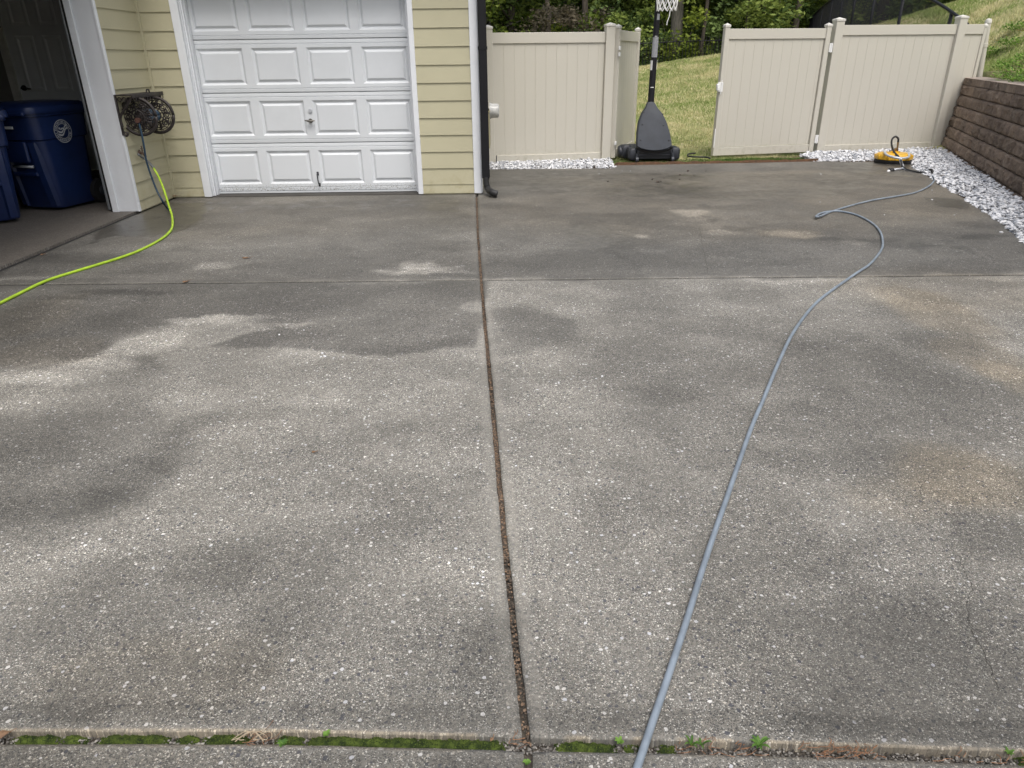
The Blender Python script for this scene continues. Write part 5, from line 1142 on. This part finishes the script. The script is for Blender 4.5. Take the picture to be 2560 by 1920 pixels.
tag(stones('moss_tufts', mp, RNG.uniform(.0008, .0021, 9000), M_MOSS, RNG.random(9000)), 'tiny fuzzy tufts on top of the green moss in the near joint', 'moss', None, 'stuff')
# grit in the open parts of the near joint and in the long joint
def jpt(n, y0, y1, dens=None):
    out = []
    while len(out) < n:
        y = random.uniform(y0, y1)
        if dens and random.random() > dens(y): continue
        out.append((float(jc(y))+random.uniform(-.0085, .0085), y, random.uniform(-.018, -.010)))
    return np.array(out)
P1 = np.array([(x, float(jn(x))+random.uniform(-.015, .015), random.uniform(-.026, -.018)) for x in [random.uniform(-1.3, 1.25) for _ in range(3800)]])
tag(stones('grit', P1, RNG.uniform(.0015, .0045, 3800), m_tint('joint_grit', (.05, .045, .04), (.34, .32, .29), .9), RNG.random(3800)**1.6), 'grey grit lying in the wide joint between the moss patches', 'grit', None, 'stuff')
P2 = jpt(9000, 1.14, 8.2, lambda y: .25+.75*float(vnoise(np.array([y*3.1]), np.array([0.]), 6)[0] > .42))
tag(stones('joint_litter', P2, RNG.uniform(.002, .0048, 9000), m_tint('brown_crumbs', (.07, .06, .05), (.28, .185, .12), .9), RNG.random(9000)**2.), 'brown crumbs and pine litter filling the long joint up the middle of the drive', 'litter', None, 'stuff')
# straw and needles in the near joint
s = MB()
for (px0, px1, n) in ((1690, 1900, 26), (1990, 2200, 55), (2250, 2560, 12), (590, 680, 14), (1270, 1300, 8)):
    for i in range(n):
        x = G(random.uniform(px0, px1), 1870).x; y = float(jn(x))+random.uniform(-.018, .018); a = random.gauss(0, .7); L = random.uniform(.01, .035); z = random.uniform(-.012, .003)
        s.tube([(x, y, z), (x+L*.5*math.cos(a), y+L*.5*math.sin(a), z+.004), (x+L*math.cos(a+.3), y+L*math.sin(a+.3), z)], .0008, 4)
tag(s.build('pine_straw', M_STRAW), 'dry brown straw and needles lying in the wide near joint', 'litter', None, 'stuff')
s = MB()
for k in range(7):
    c = G(605+k*9, 1842, 0); pts = [(c.x+.02*math.cos(t+k), c.y+.012*math.sin(t*1.3+k*2), .002+.003*math.sin(t*2)) for t in np.linspace(0, 4.5, 12)]; s.tube(pts, .0011, 4)
tag(s.build('dry_tendrils', simple('dry_stem', (.42, .34, .24), .8)), 'curled dry plant tendrils in the moss joint at lower left', 'dead plant')
def weed(name, px, py, n, L, wdt, lab, up=.5, seed=1, pale=0.):
    rg = random.Random(seed); c = G(px, py, -.01); t = thing(name, c, 0, lab, 'weed'); s = MB()
    for i in range(n):
        a = i*2*PI/n+rg.uniform(-.25, .25); l = L*rg.uniform(.6, 1.1); d = Vector((math.cos(a), math.sin(a), 0)); u = Vector((-math.sin(a), math.cos(a), 0)); rows = []
        for k in range(5):
            f = k/4; ww = wdt*math.sin(PI*min(.97, .12+f*.85)); p = d*(l*f)+Vector((0, 0, l*up*math.sin(f*2.1)+.004)); rows.append((p-u*ww, p+Vector((0, 0, -.0015)), p+u*ww))
        vs = [q for r_ in rows for q in r_]; s.add(vs, [(k*3+j, k*3+j+1, (k+1)*3+j+1, (k+1)*3+j) for k in range(4) for j in (0, 1)], None, min(1, rg.random()*.8+pale))
    s.build('leaves', M_WEED, t, True, attr=True)
weed('weed', 1896, 1866, 9, 0.0252, 0.0038, 'bright green star-shaped weed in the near joint right of the grey hose', seed=2, up=.55)
weed('weed', 1728, 1868, 5, 0.0204, 0.0028, 'thin green sprout in the near joint close to the grey hose', seed=3, up=.9)
weed('weed', 1752, 1866, 4, 0.0216, 0.0028, 'thin green sprout in the near joint left of the star-shaped weed', seed=8, up=.7)
weed('weed', 1548, 1862, 14, 0.0120, 0.0035, 'small yellow-green weed in the moss left of the grey hose', seed=4, up=1.1, pale=.6)
weed('weed', 2520, 1888, 7, 0.0132, 0.0028, 'small weed in the near joint at the right edge', seed=6, up=.8)
weed('weed', 708, 1862, 9, 0.0144, 0.0035, 'dark green weed beside the curled tendrils in the moss joint', seed=7, up=.4)
weed('weed', 816, 1842, 7, .012, .004, 'tiny light green weed on the long moss strip', seed=10, up=.9, pale=.5)
weed('weed', 1318, 1912, 9, 0.0096, 0.0035, 'small green weed in the joint crossing at the bottom edge', seed=11, up=.8, pale=.3)
# fine cracks
def crack(pts, w_):
    s = MB(); P = spline([G(x, y, .006) for x, y in pts], 8); w_ = w_*.62; rg = random.Random(len(pts))
    Q = [p+Vector((rg.uniform(-.004, .004), rg.uniform(-.004, .004), 0)) for p in P]
    for i in range(len(Q)-1):
        d = (Q[i+1]-Q[i]).normalized(); u = Vector((-d.y, d.x, 0)); wa = w_*(.6+.7*rg.random())*min(1, i/5+.2, (len(Q)-1-i)/5+.1)
        s.add([Q[i]-u*wa, Q[i]+u*wa, Q[i+1]+u*wa, Q[i+1]-u*wa], [(0, 1, 2, 3)])
    for v in range(len(s.v)): x, y, z = s.v[v]; s.v[v] = (x, y, (float(fbm(x*2, y*2, 21))-.5)*.006+.0012)
    tag(s.build('concrete_crack', M_WCRACK), kind='structure')
crack([(2395, 1370), (2412, 1425), (2432, 1462), (2420, 1500), (2424, 1545), (2440, 1590), (2468, 1640), (2488, 1700), (2500, 1722)], .0011)
crack([(2340, 1160), (2322, 1190), (2300, 1220), (2312, 1260)], .0009)
crack([(1748, 560), (1756, 610), (1766, 660), (1770, 688)], .0012)
# loose pieces lying on the drive
def piece(name, px, py, r, m, lab, cat, grp, flat=.5):
    r = r*.75; p = G(px, py); V = ico_v*RNG.uniform(.6, 1.2, (12, 1))*np.array([1.2, .8, flat])*r; a = random.uniform(0, 6); c, s_ = math.cos(a), math.sin(a)
    V = np.stack([V[:, 0]*c-V[:, 1]*s_, V[:, 0]*s_+V[:, 1]*c, V[:, 2]], 1); o = mesh(name, V, ico_f, m, None, False, {'tint': [.95]*12}); o.location = (p.x, p.y, r*flat*.7); tag(o, lab, cat, grp)
for px, py, r in ((2502, 582, .022), (2556, 603, .03), (2211, 538, .011), (2050, 506, .010), (2330, 476, .010), (1498, 435, .012), (1555, 428, .010), (1576, 428, .010), (2052, 436, .012), (2330, 500, .014), (2386, 538, .010)): piece('pebble', px, py, r, M_STONE, 'stray white marble chip lying on the damp far part of the drive', 'pebble', 'stray white chips on the far concrete', .6)
for px, py, r in ((698, 838, .011), (806, 884, .010), (812, 892, .012), (803, 893, .009), (858, 893, .008), (760, 826, .009)): piece('pebble', px, py, r, M_STONE, 'small pale pebble on the left half of the drive', 'pebble', 'pale pebbles on the left concrete', .6)
piece('pebble', 1505, 942, .010, M_STONE, 'single white pebble right of the long middle joint', 'pebble', 'single pebble', .6)
for px, py, r in ((1720, 428, .03), (1700, 438, .022), (1699, 449, .018), (1631, 449, .025), (1645, 456, .03), (1652, 455, .018), (1520, 454, .018), (1560, 440, .012), (1660, 446, .014), (1735, 440, .014), (1765, 428, .018)): piece('bark_chip', px, py, r, M_WOOD, 'dark bark chip lying on wet concrete in front of the basketball stand', 'bark chip', 'dark bark chips by the gateway', .4)
def leaf(px, py, L, rz, lab, z=.004):
    p = G(px, py, z); s = MB(); n = 6; rows = []
    for k in range(n+1):
        f = k/n; ww = L*.28*math.sin(PI*f)*(1+.25*(k % 2)); rows.append([(L*(f-.5), -ww, .006*f), (L*(f-.5), 0, .002+.004*math.sin(f*3)), (L*(f-.5), ww, .008*(1-f))])
    s.add([q for r_ in rows for q in r_], [(k*3+j, k*3+j+1, (k+1)*3+j+1, (k+1)*3+j) for k in range(n) for j in (0, 1)]); s.tube([(L*.5, 0, .004), (L*.85, .003, .006)], .001, 4)
    o = s.build('dry_leaf', M_LEAFDRY); o.location = p; o.rotation_euler = (0, 0, rz); tag(o, lab, 'leaf')
leaf(616, 645, .06, .3, 'dry brown leaf lying on the drive below the garage door'); leaf(465, 704, .05, .9, 'dry brown leaf lying on the thin cross joint at left'); leaf(107, 636, .04, 1.2, 'orange-brown leaf on the garage threshold at left')
leaf(786, 1131, .018, .2, 'faint rusty leaf scrap in the middle of the left slab'); leaf(6, 1838, .035, .4, 'orange leaf scrap in the mossy joint at the left edge'); leaf(1230, 1849, .012, .9, 'tiny straw-coloured leaf on the moss near the joint crossing')
leaf(440, 490, .07, .3, 'dry red-brown leaf lying against the siding left of the garage door', .03); leaf(1265, 1344, .012, .1, 'pale wood chip in the long middle joint', -.008)
# damp leaf litter heap at the foot of the wall
for px, py, L_, wl in ((2320, 372, .07, 'nearest the big fence post'), (2332, 370, .09, 'middle and largest of the three'), (2341, 365, .06, 'touching the block wall')): leaf(px, py, L_, random.random()*3, 'brown dead leaf in the corner behind the gravel, '+wl, .06)
# thin black drip tube on the lawn
a = [G(x, y, z) for x, y, z in ((1677, 355, .05), (1700, 354, .06), (1730, 352, .07), (1770, 354, .05))]
hose('drip_tube', a, .012, M_BLKP, 'thin black tube lying on the lawn right of the basketball stand', 'tube')
a = [G(x, y, .05) for x, y in ((1738, 383), (1722, 385), (1720, 390), (1735, 392), (1765, 393), (1775, 396))]
hose('drip_tube', a, .012, M_BLKP, 'curled black tube end on the turf by the right gate leaf', 'tube')
bpy.context.view_layer.update()
